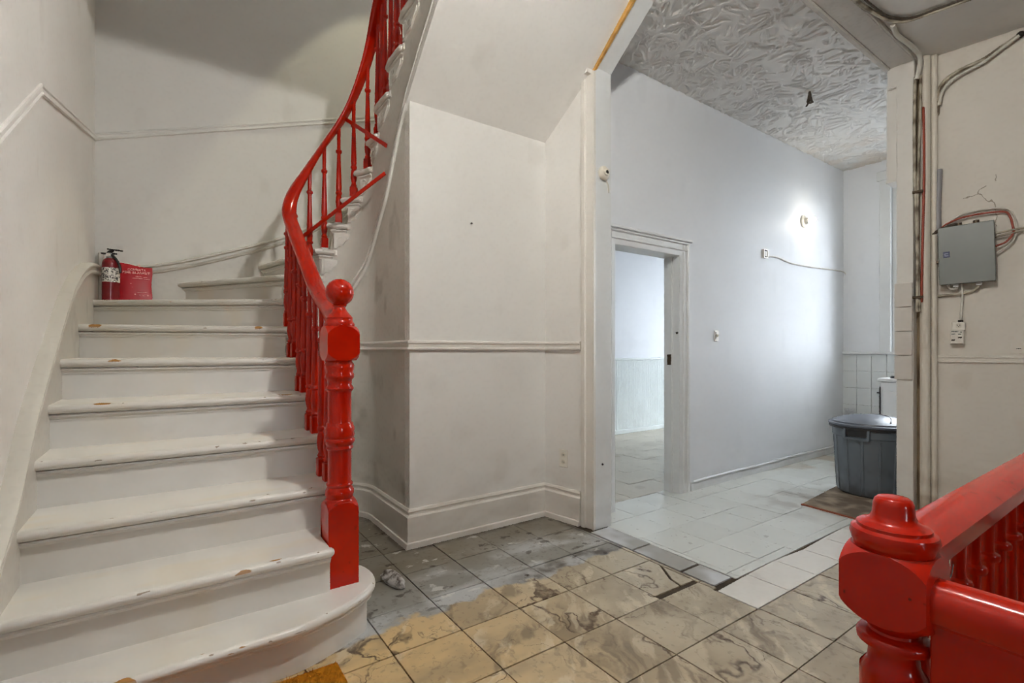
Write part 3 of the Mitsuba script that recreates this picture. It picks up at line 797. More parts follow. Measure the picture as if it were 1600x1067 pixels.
for k in range(2, 19):
    z = k * RISE
    s0, s1 = KS[k], KS[k + 1]
    i0, t0 = well(s0, OV)
    O0, O1 = np.array(OUT[k]), np.array(OUT[k + 1])
    i1, _ = well(s1, OV)
    inner0, _ = well(s0, OV)
    fdir = O0 - inner0
    fdir /= np.linalg.norm(fdir)
    fn_ = np.array([-fdir[1], fdir[0]])             # points down the stair?
    if fn_ @ t0 > 0:
        fn_ = -fn_
    nose = 0.024
    a_in = inner0 + fn_ * nose
    a_out = O0 + fn_ * nose
    # next riser line, a little further so that boards overlap
    din = O1 - i1
    din /= np.linalg.norm(din)
    bn = np.array([-din[1], din[0]])
    if bn @ well(s1)[1] < 0:
        bn = -bn
    b_in, b_out = i1 - bn * 0.0, O1 + bn * 0.02
    inner = [tuple(well(s, OV)[0]) for s in np.linspace(s0, s1 - 0.004, 8)]
    poly = Polygon([tuple(a_out), tuple(a_in)] + inner[1:] + [tuple(b_in + bn * 0.02), tuple(b_out)] + [c for c in CORNER.get(k, [])][::-1]).buffer(0)
    if poly.geom_type != 'Polygon':
        poly = max(poly.geoms, key=lambda g: g.area)
    ret = [a_in] + [np.array(p) for p in inner[1:]]
    if k == 2:
        ret = [np.array([0.452, a_in[1]])]
        poly = poly.difference(Polygon([(0.452, 1.7), (0.62, 1.7), (0.62, 1.89), (0.452, 1.89)]))
    front = [tuple(a_out)] + [tuple(p) for p in ret]
    mm = tread_mesh(poly, front)
    for x in mm:
        x.apply_translation((0, 0, z))
    put('tread', mm, 'stair', stair, smooth=35)
    # riser below this nosing, set back
    r0 = well(s0, 0.0)[0] - 0 * fn_
    if k == 2:
        r0 = np.array([0.458, r0[1]])
    pr = [tuple(r0 + fn_ * 0.002), tuple(O0 + fn_ * 0.002), tuple(O0 - fn_ * 0.02), tuple(r0 - fn_ * 0.02)]
    put('riser', prism(pr, z - RISE - 0.002, z - TH), 'stair', stair)
    # cove under the nosing, along the front and, where the end is open, along the return
    if k >= 7:
        cpath = [tuple(O0 + fn_ * 0.002), tuple(well(s0, 0.006)[0] + fn_ * 0.002)] + [tuple(well(s, 0.006)[0]) for s in np.linspace(s0 + 0.01, s1 - 0.004, 7)]
    else:
        cpath = [tuple(O0 + fn_ * 0.002), tuple(r0 + fn_ * 0.002)]
    cs = [(-a, b) for a, b in COVE]
    # travelling from the wall to the well: the open side is where fn_ points
    tr = np.array(cpath[1]) - np.array(cpath[0])
    rightn = np.array([tr[1], -tr[0]])
    put('cove_moulding', sweep([(x, y, z - TH) for x, y in cpath], COVE if rightn @ fn_ > 0 else cs), 'stair', stair)

# inner string: stepped top under the treads, curved lower edge with a bead
ksr = sorted(KS.items())
cols = []
base_s = list(np.linspace(0.275, S_END, 220))
for k, s in ksr:
    if s > 0.28:
        base_s += [s - 1e-4, s + 1e-4]
base_s = sorted(base_s)


def string_top(s):
    k = 1 + sum(1 for kk, x in ksr if x <= s)
    return k * RISE - TH


V, Fc = [], []
for s in base_s:
    zb, zt = string_bottom(s), max(string_top(s), string_bottom(s) + 0.01)
    p, q = well(s, 0.012)[0], well(s, -0.03)[0]
    V += [(p[0], p[1], zb), (p[0], p[1], zt), (q[0], q[1], zt), (q[0], q[1], zb)]
for i in range(len(base_s) - 1):
    for j in range(4):
        a, b, c, dd = i * 4 + j, i * 4 + (j + 1) % 4, (i + 1) * 4 + (j + 1) % 4, (i + 1) * 4 + j
        Fc += [(a, b, c), (a, c, dd)]
sm = trimesh.Trimesh(V, Fc, process=False)
sm.fix_normals()
put('string', sm, 'string', stair, smooth=40)
bead_s = np.linspace(s_left(2.2), S_END, 120)
put('string_bead', [tube([(*well(s, 0.012)[0], string_bottom(s) - 0.004) for s in bead_s if s < s_right(2.34)], 0.009, 8), tube([(*well(s, 0.013)[0], string_bottom(s) + 0.045) for s in bead_s], 0.004, 6)], 'hall', stair, smooth=50)


# scrolled brackets under the open ends of the treads
def bracket(s0, ln):
    """A thin plate following the string under one tread end, with a raised scroll."""
    top, low = -TH - 0.026, -RISE + 0.012
    outline = Polygon([(0.004, top), (ln, top), (ln, top - 0.02), (ln * 0.92, top - 0.035), (ln * 0.72, top - 0.045), (ln * 0.55, top - 0.075), (ln * 0.3, low + 0.012), (0.02, low), (0.004, low)])
    sc = []
    for k in range(26):
        a = -0.4 + k / 25 * 5.2
        rr = 0.030 - 0.0042 * a
        sc.append((ln * 0.42 + rr * math.cos(a), top - 0.042 + rr * 0.9 * math.sin(a)))
    scroll = LineString(sc).buffer(0.0042)
    stem = LineString([(0.022, low + 0.016), (0.022, top - 0.01), (0.045, top - 0.008)]).buffer(0.004)
    tail = LineString([(ln * 0.3, low + 0.03), (ln * 0.6, top - 0.062), (ln * 0.85, top - 0.03), (ln * 0.93, top - 0.012)]).buffer(0.004)
    parts = []
    for g, t in ((outline, 0.007), (unary_union([scroll, stem, tail]).intersection(outline.buffer(0.004)), 0.013)):
        for gg in getattr(g, 'geoms', [g]):
            m = trimesh.creation.extrude_polygon(gg, t, engine='earcut')
            m = m.subdivide_to_size(0.035)
            v = m.vertices.copy()
            out = np.zeros_like(v)
            for n_ in range(len(v)):
                p, _ = well(s0 + v[n_, 0], 0.012 + v[n_, 2])
                out[n_] = (p[0], p[1], v[n_, 1])
            m.vertices = out
            m.fix_normals()
            parts.append(m)
    return parts


for k in range(8, 19):
    ln = min(KS[k + 1] - KS[k], 0.2) if k < 19 else 0.2
    b = bracket(KS[k], max(ln * 1.0, 0.1))
    for x in b:
        x.apply_translation((0, 0, k * RISE))
    put('bracket', b, 'stair', stair)

# ================================================================ RED RAILING OF THE STAIR
railing = thing('stair_railing', 'glossy red handrail with turned balusters and ball-topped newel following the curved stair', 'railing')
NU0, NU1, NV0, NV1 = 0.456, 0.5625, 1.775, 1.8815
NC = ((NU0 + NU1) / 2, (NV0 + NV1) / 2)


def frustum_sq(c, w0, z0, w1, z1):
    return hull([(c[0] + sx * w0 / 2, c[1] + sy * w0 / 2, z0) for sx in (-1, 1) for sy in (-1, 1)] + [(c[0] + sx * w1 / 2, c[1] + sy * w1 / 2, z1) for sx in (-1, 1) for sy in (-1, 1)])


def turned_block(c, w, z0, z1, ends=0.53, low=None):
    """Square newel block whose ends were turned round on the lathe: a box cut by a barrel."""
    b = box(c[0] - w / 2, c[0] + w / 2, c[1] - w / 2, c[1] + w / 2, z0, z1)
    h = z1 - z0
    pr = []
    for t in np.linspace(0, 1, 25):
        e = abs(2 * t - 1) if low is None else max(0.0, (t - low) / (1 - low))
        r = w * (0.73 - (0.73 - ends) * max(0.0, (e - 0.25) / 0.75) ** 2.2)
        pr.append((r, z0 - 0.0005 + (h + 0.001) * t))
    q = lathe(pr, c, 64)
    q.merge_vertices()
    m = trimesh.boolean.intersection([b, trimesh.Trimesh(q.vertices, q.faces).convex_hull], engine='manifold')
    return m


zb = RISE
w = NU1 - NU0


def yz(y):                                       # heights of the newel's members
    return 1 + (548 - y) / F_PX * 1.79


newel = put('newel_post', turned_block(NC, w, zb, yz(778), 0.42, 0.80), 'red', railing, smooth=30)
put('newel_block', turned_block(NC, w * 1.06, yz(563), yz(510), 0.50), 'red', newel, smooth=30)
R1 = w * 0.43
put('turned_shaft', lathe([(R1 * 1.04, yz(790)), (R1 * 1.12, yz(783)), (R1 * 1.12, yz(779)), (R1 * 0.98, yz(776)), (R1 * 1.10, yz(770)), (R1 * 1.08, yz(764)), (R1 * 0.92, yz(759)), (R1 * 1.02, yz(755)), (R1 * 0.9, yz(751)), (R1 * 0.9, yz(703)), (R1 * 1.06, yz(699)), (R1 * 0.98, yz(695)), (R1 * 1.14, yz(690)), (R1 * 1.17, yz(686)), (R1 * 1.08, yz(683)), (R1 * 1.17, yz(679)), (R1 * 1.10, yz(675)), (R1 * 1.16, yz(668)), (R1 * 1.04, yz(664)), (R1 * 1.04, yz(661)), (R1 * 0.9, yz(658)), (R1 * 0.9, yz(612)), (R1 * 1.06, yz(608)), (R1 * 1.06, yz(605)), (R1 * 0.92, yz(601)), (R1 * 0.95, yz(593)), (R1 * 1.1, yz(590)), (R1 * 1.12, yz(585)), (R1 * 1.02, yz(581)), (R1 * 1.12, yz(576)), (R1 * 1.12, yz(570)), (R1 * 0.95, yz(564)), (R1 * 0.95, yz(560))], NC, 28), 'red', newel, smooth=50)
put('cap_moulding', lathe([(R1 * 1.0, yz(513)), (R1 * 1.12, yz(511)), (R1 * 1.15, yz(506)), (R1 * 1.02, yz(502)), (R1 * 0.98, yz(499)), (R1 * 1.02, yz(497)), (R1 * 0.92, yz(494)), (R1 * 0.62, yz(487)), (R1 * 0.46, yz(482)), (R1 * 0.46, yz(479)), (R1 * 0.58, yz(477.5)), (R1 * 0.45, yz(475))], NC, 28), 'red', newel, smooth=50)
ball = trimesh.creation.icosphere(subdivisions=4, radius=0.0495)
ball.apply_translation((*NC, yz(457)))
put('ball_finial', ball, 'red', newel, smooth=True)

# handrail
RAIL = [(s_left(1.87), 1.105), (s_left(1.95), 1.135), (s_left(2.10), 1.20), (s_left(2.264), 1.275), (s_left(2.40), 1.38), (s_left(2.55), 1.49), (s_left(2.70), 1.60), (s_left(2.84), 1.71), (s_arc(150), 1.86), (s_arc(120), 2.03),
        (s_arc(90), 2.25), (s_arc(60), 2.45), (s_arc(30), 2.71), (s_arc(0), 2.965), (s_right(2.6), 3.2), (s_right(2.4), 3.36), (s_right(2.0), 3.68), (s_right(1.7), 3.92)]


def rail_z(s):
    return float(np.interp(s, [a for a, _ in RAIL], [b for _, b in RAIL]))


rs = np.linspace(s_left(1.875), s_right(1.7), 150)
rz = np.array([rail_z(s) for s in rs])
for _ in range(6):
    rz[1:-1] = (rz[:-2] + 2 * rz[1:-1] + rz[2:]) / 4
rpath = []
for s, z in zip(rs, rz):
    p = well(s, 0.0)[0]
    bl = np.clip((2.05 - p[1]) / 0.2, 0, 1) if s < L1 else 0
    rpath.append((p[0] - bl * 0.02, p[1], z))
RP = [(-0.030, -0.030), (-0.036, -0.018), (-0.040, 0.0), (-0.036, 0.012), (-0.024, 0.024), (-0.008, 0.030), (0.008, 0.030), (0.024, 0.024), (0.036, 0.012), (0.040, 0.0), (0.036, -0.018), (0.030, -0.030), (0.018, -0.036), (-0.018, -0.036)]
put('handrail', sweep(rpath, [(a * 0.92, b) for a, b in RP]), 'red', railing, smooth=55)


def rail_under(s):
    return float(np.interp(s, rs, rz)) - 0.03


def baluster(c, z0, z1, ang=0.0, k=1.0):
    h = z1 - z0
    b = 0.034 * k
    ca, sa = math.cos(ang), math.sin(ang)
    base = box(-b / 2, b / 2, -b / 2, b / 2, 0, 0.075, 0.003)
    base.apply_transform(trimesh.transformations.rotation_matrix(ang, (0, 0, 1)))
    base.apply_translation((c[0], c[1], z0))
    r = 0.0155 * k
    pr = [(r * 0.8, 0.073), (r * 1.05, 0.085), (r * 0.8, 0.092), (r * 0.72, 0.10), (r * 0.95, 0.115), (r * 1.12, 0.14), (r * 1.0, 0.165), (r * 0.75, 0.185), (r * 1.12, 0.192), (r * 1.12, 0.200), (r * 0.8, 0.208), (r * 1.0, 0.225)]
    e = h - 0.14
    pr += [(r * 0.62, e - 0.02), (r * 0.6, e - 0.008), (r * 1.05, e), (r * 1.05, e + 0.010), (r * 0.6, e + 0.018), (r * 0.66, h + 0.02)]
    return [base, lathe([(a, z0 + z) for a, z in pr], c, 12)]


bal_s = []
for k in range(2, 7):
    for f in ((0.045, 0.145) if k > 2 else (0.16,)):
        bal_s.append((k, KS[k] + f))
bal_s += [(7, KS[7] + 0.04), (7, KS[7] + 0.12), (8, KS[8] + 0.055), (9, KS[9] + 0.05), (10, KS[10] + 0.028), (11, KS[11] + 0.03), (12, KS[12] + 0.03), (13, KS[13] + 0.035), (14, KS[14] + 0.03), (14, KS[14] + 0.10)]
for k in range(15, 19):
    bal_s += [(k, KS[k] + 0.04), (k, KS[k] + 0.135)]
white_foot = {9, 10, 11, 12}
for k, s in bal_s:
    p, t = well(s, -0.012)
    z0 = k * RISE - 0.001
    bm = baluster(p, z0, rail_under(s), math.atan2(t[1], t[0]), 1.15)
    key = put('baluster', bm, 'red', railing, smooth=40)
    if k in white_foot:
        ft = box(-0.0208, 0.0208, -0.0208, 0.0208, 0.0, 0.013, 0.002)
        ft.apply_transform(trimesh.transformations.rotation_matrix(math.atan2(t[1], t[0]), (0, 0, 1)))
        ft.apply_translation((p[0], p[1], k * RISE))
        put('foot', ft, 'string', key, label='white-painted foot')

# two flat red straps across the well
def strap(a, b, name_label=None):
    a, b = np.array(a), np.array(b)
    d_ = b - a
    L = np.linalg.norm(d_)
    d_ /= L
    side_ = np.cross(d_, [0, 0, 1.0]); side_ /= np.linalg.norm(side_)
    up_ = np.cross(side_, d_)
    m = box(0, L, -0.003, 0.003, -0.011, 0.011, 0.001)
    return place(m, d_, side_, up_, a)


p1 = (*well(s_arc(62), -0.015)[0], 2.43)
p2 = (*well(s_right(2.62), 0.016)[0], 2.135)
put('strap', strap(p1, p2), 'red', railing, label='flat red metal strap screwed across the stair well')
p3 = (*well(s_arc(122), -0.01)[0], 1.665)
p4 = (*well(s_right(2.64), 0.016)[0], 1.99)
put('strap', strap(p3, p4), 'red', railing, label='flat red metal strap screwed across the stair well')

# ================================================================ NEAR BALUSTRADE ROUND THE STAIR GOING DOWN
bal = thing('landing_balustrade', 'glossy red balustrade with stout newel and panel around the stair opening, at the lower right', 'balustrade')
BC = (0.945, 0.291)
BWD = 0.112
bz0, bz1 = 0.578, 0.688
nw = put('newel_post', turned_block(BC, BWD, bz0, bz1, 0.50), 'red_worn', bal, smooth=30)
rb = BWD / 2
put('newel_cap', lathe([(rb * 0.92, bz1 - 0.004), (rb * 0.95, bz1 + 0.004), (rb * 1.0, bz1 + 0.009), (rb * 1.04, bz1 + 0.018), (rb * 1.0, bz1 + 0.027), (rb * 0.88, bz1 + 0.030), (rb * 0.87, bz1 + 0.031), (rb * 0.87, bz1 + 0.0355), (rb * 0.84, bz1 + 0.0365), (rb * 0.66, bz1 + 0.040), (rb * 0.56, bz1 + 0.045), (rb * 0.50, bz1 + 0.052), (rb * 0.48, bz1 + 0.068), (rb * 0.44, bz1 + 0.075), (rb * 0.36, bz1 + 0.079), (rb * 0.2, bz1 + 0.080)], BC, 36), 'red', nw, smooth=50)
put('turned_shaft', lathe([(rb * 0.8, 0.20), (rb * 0.8, 0.49), (rb * 0.62, 0.505), (rb * 0.58, 0.525), (rb * 0.62, 0.534), (rb * 0.86, 0.537), (rb * 0.88, 0.546), (rb * 0.80, 0.553), (rb * 0.62, 0.556), (rb * 0.60, 0.560), (rb * 0.72, 0.567), (rb * 0.86, 0.574), (rb * 0.92, 0.583)], BC, 32), 'red', nw, smooth=50)
put('newel_base', box(BC[0] - rb, BC[0] + rb, BC[1] - rb, BC[1] + rb, 0.0, 0.21, 0.006), 'red', nw)
NRAIL = [(-0.038, -0.052), (-0.038, -0.034), (-0.050, -0.026), (-0.050, -0.008), (-0.040, 0.0), (-0.022, 0.008), (0.0, 0.011), (0.022, 0.008), (0.040, 0.0), (0.050, -0.008), (0.050, -0.026), (0.038, -0.034), (0.038, -0.052)]
put('handrail', sweep([(BC[0] + rb * 0.9, BC[1], 0.693), (3.42, BC[1], 0.693)], [(a * 0.86, b) for a, b in NRAIL]), 'red', bal, smooth=40)
put('panel_rail', sweep([(0.938, BC[1] - rb * 0.95, 0.655), (0.938, -1.62, 0.655)], [(-0.030, -0.050), (-0.034, -0.034), (-0.034, -0.018), (-0.026, -0.004), (-0.010, 0.004), (0.010, 0.004), (0.026, -0.004), (0.034, -0.018), (0.034, -0.034), (0.030, -0.050)]), 'red', bal, smooth=40)
put('panel', [box(0.926, 0.95, -1.62, BC[1] - rb * 0.9, 0.0, 0.61, 0.002)], 'red_worn', bal)
put('panel_moulding', sweep([(0.926, BC[1] - rb * 0.95, 0.588), (0.926, -1.62, 0.588)], [(0, 0.022), (0.012, 0.022), (0.014, 0.014), (0.008, 0.008), (0.008, 0.002), (0.003, 0.0), (0, 0)]), 'red', bal)


def stout_baluster(c, z1):
    r = 0.0165
    pr = [(r, 0.10), (r * 0.7, 0.115), (r * 1.15, 0.16), (r * 0.8, 0.20), (r * 1.3, 0.21), (r * 0.8, 0.22), (r * 0.95, 0.26), (r * 0.72, z1 - 0.15), (r * 0.78, z1 - 0.128), (r * 1.3, z1 - 0.124), (r * 1.42, z1 - 0.117), (r * 1.3, z1 - 0.110), (r * 0.8, z1 - 0.106), (r * 0.72, z1 - 0.09), (r * 0.72, z1)]
    return [box(c[0] - 0.019, c[0] + 0.019, c[1] - 0.019, c[1] + 0.019, 0.0, 0.11, 0.003), lathe(pr, c, 16)]


for k in range(22):
    u = 1.072 + k * 0.1095
    put('baluster', stout_baluster((u, BC[1]), 0.655), 'red', bal, smooth=45)
put('wire_tie', tube(smooth_path([(1.072, 0.272, 0.615), (1.10, 0.262, 0.606), (1.14, 0.266, 0.602), (1.18, 0.273, 0.607)], 20), 0.0012, 5), 'metal', bal, label='thin wire strung between the first two balusters')

# ================================================================ THINGS
# fire extinguisher on the eighth step
ex = thing('fire_extinguisher', 'small dark red fire extinguisher with white label standing in the stair corner', 'fire extinguisher')
EC = (-0.285, 3.73)
ez = 8 * RISE
er = 0.042
put('cylinder', lathe([(er * 0.9, ez), (er, ez + 0.006), (er, ez + 0.215), (er * 0.96, ez + 0.232), (er * 0.82, ez + 0.247), (er * 0.55, ez + 0.256), (er * 0.42, ez + 0.258)], EC, 28), 'ext_red', ex, smooth=50)
ll = lathe([(er + 0.0006, ez + 0.115), (er + 0.0012, ez + 0.116), (er + 0.0012, ez + 0.199), (er + 0.0006, ez + 0.2)], EC, 28)
put('paper_label', ll, 'ext_label', ex, smooth=50)
put('valve', lathe([(0.020, ez + 0.256), (0.022, ez + 0.262), (0.016, ez + 0.268), (0.017, ez + 0.285), (0.013, ez + 0.29)], EC, 16), 'metal', ex, smooth=40)
dv = np.array([0.82, -0.573, 0])                 # handles point across the view
nv = np.array([0.573, 0.82, 0])


def handle(l0, l1, z0, z1, t):
    a = np.array([*EC, 0])
    m = hull([a + dv * l + nv * w_ + np.array([0, 0, z + dz]) for l, z in ((l0, z0), (l1, z1)) for w_ in (-0.009, 0.009) for dz in (0, t)])
    return m


put('carry_handle', handle(-0.052, 0.03, ez + 0.283, ez + 0.281, 0.008), 'black', ex)
put('squeeze_lever', [handle(-0.015, 0.065, ez + 0.309, ez + 0.298, 0.007), handle(-0.014, 0.012, ez + 0.286, ez + 0.300, 0.012)], 'black', ex)
hp = [np.array([*EC, 0]) + dv * x + nv * -0.01 + np.array([0, 0, ez + z]) for x, z in ((0.014, 0.278), (0.03, 0.262), (0.05, 0.235), (0.062, 0.20), (0.064, 0.17))]
put('hose', tube(smooth_path(hp, 16), 0.0065, 8), 'black', ex, smooth=60)
gd = trimesh.creation.cylinder(radius=0.011, height=0.008, sections=16)
gd.apply_transform(trimesh.geometry.align_vectors((0, 0, 1), -nv))
gd.apply_translation(np.array([*EC, ez + 0.276]) - nv * 0.019)
put('pressure_gauge', gd, 'print_white', ex)

# fire blanket pouch leaning behind it
po = thing('fire_blanket_pouch', 'bright red flat fire blanket pouch with pale lettering leaning against the wall', 'fire blanket')
PX0, PX1, PH = -0.235, -0.092, 0.252
g = np.linspace(0, 1, 11)
ox, oz = np.meshgrid(g, g)
pout = []
for sgn in (0, 1):
    x = PX0 - 0.035 + (PX1 - PX0 + 0.035) * ox + 0.003 * np.sin(oz * 9)
    z = ez + 0.001 + PH * oz + 0.006 * oz * np.sin(ox * 5 + 0.8) - 0.010 * oz * ox
    bul = 0.013 * np.sin(np.pi * ox) ** 0.6 * np.sin(np.pi * oz) ** 0.6
    y = 3.825 + 0.05 * oz + (-1 if sgn == 0 else 0.6) * bul
    pout.append(np.stack([x, y, z], -1).reshape(-1, 3))
n_ = 11
fr = []
for i in range(n_ - 1):
    for j in range(n_ - 1):
        a = i * n_ + j
        fr += [(a, a + 1, a + n_ + 1), (a, a + n_ + 1, a + n_)]
fr = np.array(fr)
pm = trimesh.Trimesh(np.vstack(pout), np.vstack([fr, fr[:, ::-1] + n_ * n_]), process=False)
pm.merge_vertices(digits_vertex=5)
put('pouch', pm, 'pouch', po, smooth=40)


def pouch_text(s, h, x, z, bold=True, m='print_pink', name='lettering'):
    t = text_mesh(s, h, 0.0012, bold)
    zz = z - ez
    tt = place(t, (1, 0, 0), (0, 0.195, 0.98), (0, -0.98, 0.195), (x, 3.825 + 0.05 * zz / PH - 0.0125, z))
    put(name, tt, m, po, label='pale printed lettering')


pouch_text('COMBATX', 0.0130, -0.214, ez + 0.212)
pouch_text('FIRE BLANKET', 0.0142, -0.240, ez + 0.192)
for k, (x, z, wd) in enumerate(((-0.175, 0.175, 0.03), (-0.135, 0.172, 0.02), (-0.19, 0.163, 0.05), (-0.13, 0.160, 0.025), (-0.165, 0.075, 0.05))):
    zz = z / PH
    put('printed_line', box(x, x + wd, 3.811 + 0.05 * zz, 3.813 + 0.05 * zz, ez + z, ez + z + 0.0025), 'print_pink', po)
for k, (x, z) in enumerate(((-0.196, 0.128), (-0.190, 0.105), (-0.176, 0.062), (-0.152, 0.058), (-0.136, 0.057), (-0.112, 0.058))):
    zz = z / PH
    dsk = trimesh.creation.icosphere(subdivisions=1, radius=0.0042 if k in (0, 2, 5) else 0.0028)
    dsk.vertices[:, 1] *= 0.4
    dsk.apply_translation((x, 3.8135 + 0.05 * zz, ez + z))
    put('printed_pictogram', dsk, 'print_pink', po)
ey = trimesh.creation.torus(0.006, 0.0015, major_sections=14, minor_sections=6)
ey.apply_transform(trimesh.transformations.rotation_matrix(math.pi / 2, (1, 0, 0)))
ey.apply_translation((-0.157, 3.868, ez + 0.246))
put('eyelet', ey, 'print_pink', po)

# door mat in front of the first step
mb = box(-0.34, 0.437, 1.02, 1.598, 0.0, 0.012, 0.004)
dm = put('door_mat', mb, 'mat', None, 'golden brown coir door mat in front of the first stair step', 'door mat')
bl = []
for k in range(5200):
    x, y = RNG.uniform(-0.335, 0.434), RNG.uniform(1.25, 1.595)
    hh = RNG.uniform(0.006, 0.013)
    dx, dy = RNG.uniform(-0.005, 0.005, 2)
    a = RNG.uniform(0, math.pi)
    wx, wy = 0.0014 * math.cos(a), 0.0014 * math.sin(a)
    bl.append([(x - wx, y - wy, 0.011), (x + wx, y + wy, 0.011), (x + dx, y + dy, 0.011 + hh)])
bl = np.array(bl).reshape(-1, 3)
put('coir_pile', trimesh.Trimesh(bl, np.arange(len(bl)).reshape(-1, 3), process=False), 'mat', dm, kind='stuff')

# stone lump on the floor by the stair
st = trimesh.creation.icosphere(subdivisions=4, radius=1.0)
v = st.vertices.copy()
f_ = vfbm(v * 1.7 + 5, 4, 3)[:, None] - 0.5
v = v * (1 + 0.55 * f_) * np.array([0.027, 0.078, 0.034])
v += 0.004 * (vfbm(v * 60, 3, 8)[:, None] - 0.5)
v[:, 2] = np.maximum(v[:, 2], -0.02)
v = v @ np.array([[math.cos(0.25), math.sin(0.25), 0], [-math.sin(0.25), math.cos(0.25), 0], [0, 0, 1]])
st.vertices = v + np.array([0.785, 2.01, 0.0195])
put('stone', st, 'stone', None, 'rough grey stone lump lying on the floor to the right of the bottom step', 'stone', smooth=60)

# rubbish can in the kitchen, on a worn brown board
put('floor_board', [prism([(3.335, 1.205), (4.42, 1.205), (4.42, 1.62), (3.37, 1.53)], 0.0, 0.005)], 'brown_mat', None, 'worn brown board on the kitchen floor under the grey bin', 'floor board')
fbk = 'floor_board'
put('frayed_edge', [hull([(3.325 + a + 0.034 * (v - 1.205) / 0.325, v, z) for a in (0, 0.016) for v in (1.205, 1.53) for z in (0, 0.007)])], 'rust_edge', fbk)
can = thing('trash_can', 'big round grey plastic trash can with domed lid beside the wall end', 'trash can')
CC = (4.045, 1.375)
z0 = 0.006
rb0, rt0 = 0.20, 0.224
hz = 0.475


def can_r(z):
    return rb0 + (rt0 - rb0) * (z / hz)


prof = [(rb0 * 0.94, z0), (rb0, z0 + 0.012), (can_r(0.40), z0 + 0.395), (can_r(0.40) + 0.010, z0 + 0.402), (rt0 + 0.009, z0 + hz - 0.012), (rt0 + 0.018, z0 + hz - 0.01), (rt0 + 0.018, z0 + hz)]
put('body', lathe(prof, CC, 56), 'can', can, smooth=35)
ribs = []
for k in range(14):
    a = 2 * math.pi * k / 14 + 0.1
    ca, sa = math.cos(a), math.sin(a)
    pts = []
    for zz, r_ in ((0.02, can_r(0.02)), (0.385, can_r(0.385))):
        for w_, o_ in ((-0.012, -0.004), (-0.006, 0.005), (0.006, 0.005), (0.012, -0.004)):
            pts.append((CC[0] + (r_ + o_) * ca - w_ * sa, CC[1] + (r_ + o_) * sa + w_ * ca, z0 + zz))
    put('rib', hull(pts), 'can', can)
lz = z0 + hz
put('lid', lathe([(rt0 + 0.024, lz - 0.004), (rt0 + 0.030, lz + 0.002), (rt0 + 0.030, lz + 0.012), (rt0 + 0.02, lz + 0.016), (rt0 + 0.014, lz + 0.017), (rt0 + 0.010, lz + 0.026), (rt0 - 0.01, lz + 0.034), (rt0 * 0.8, lz + 0.048), (rt0 * 0.55, lz + 0.060), (rt0 * 0.3, lz + 0.067), (0.01, lz + 0.069)], CC, 56), 'can_lid', can, smooth=40)
put('lid_shadow_ring', lathe([(rt0 + 0.019, lz - 0.020), (rt0 + 0.027, lz - 0.018), (rt0 + 0.027, lz - 0.003), (rt0 + 0.02, lz - 0.002)], CC, 56), 'black', can, smooth=40)  # black ring standing in for the shade under the lid rim
# raised flat segment and the arched edge of the lid
arcp = []
for q in np.linspace(-1, 1, 22):
    x = q * rt0 * 0.9
    yy = -0.02 + 0.10 * (1 - q * q)
    r_ = math.hypot(x, yy) / rt0
    arcp.append((CC[0] + yy * 0.82 + x * 0.573, CC[1] - yy * 0.573 + x * 0.82, lz + 0.071 - 0.040 * r_ ** 1.6))
put('lid_ridge', tube(arcp, 0.006, 6), 'black', can, smooth=50)
for sgn in (1,):
    a = math.atan2(-CC[1], -CC[0]) - 0.35
    ca, sa = math.cos(a), math.sin(a)

    def hp_(w_, o_, zz):
        return (CC[0] + (can_r(0.42) + o_) * ca - w_ * sa, CC[1] + (can_r(0.42) + o_) * sa + w_ * ca, z0 + zz)
    put('handle', [hull([hp_(w_, o_, zz) for w_ in (-0.075, 0.075) for o_, zz in ((0.0, 0.385), (0.03, 0.39), (0.032, 0.402), (0.0, 0.408))]), hull([hp_(w_, o_, zz) for w_ in (-0.078, -0.064) for o_, zz in ((0.0, 0.39), (0.032, 0.395), (0.02, 0.46), (0.0, 0.47))]), hull([hp_(w_, o_, zz) for w_ in (0.064, 0.078) for o_, zz in ((0.0, 0.39), (0.032, 0.395), (0.02, 0.46), (0.0, 0.47))])], 'can', can)
    put('handle_recess', hull([hp_(w_, o_, zz) for w_ in (-0.062, 0.062) for o_, zz in ((0.0, 0.41), (0.0135, 0.41), (0.0165, 0.455), (0.0, 0.455))]), 'black', can)

# stove behind it
sv = thing('stove', 'white enamel stove mostly hidden behind the wall end, below the kitchen window', 'stove')
SU0, SU1, SV0, SV1 = 5.02, 5.53, 1.17, 1.64
put('body', box(SU0, SU1, SV0, SV1, 0.06, 0.735, 0.006), 'enamel', sv)
put('cooktop', box(SU0 - 0.02, SU1, SV0 - 0.005, SV1 + 0.015, 0.735, 0.765, 0.006), 'enamel', sv)
put('plinth', box(SU0 + 0.03, SU1, SV0 + 0.02, SV1 - 0.02, 0.0, 0.06), 'black', sv)
put('oven_door', [box(SU0 - 0.018, SU0, SV0 + 0.02, SV1 - 0.02, 0.2, 0.66, 0.004)], 'enamel', sv)
put('side_seam', box(SU0 - 0.008, SU0 + 0.010, SV1 - 0.002, SV1 + 0.006, 0.10, 0.69), 'black', sv)
for a, b in ((5.12, 1.52), (5.12, 1.29), (5.38, 1.52), (5.38, 1.29)):
    gr = trimesh.creation.torus(0.07, 0.008, major_sections=20, minor_sections=6)
    gr.apply_translation((a, b, 0.772))
    put('burner_grate', [gr, box(a - 0.07, a + 0.07, b - 0.004, b + 0.004, 0.77, 0.782), box(a - 0.004, a + 0.004, b - 0.07, b + 0.07, 0.77, 0.782)], 'black', sv)
tap = thing('gas_tap', 'small black gas tap sticking out of the tiled kitchen wall beside the stove', 'tap')
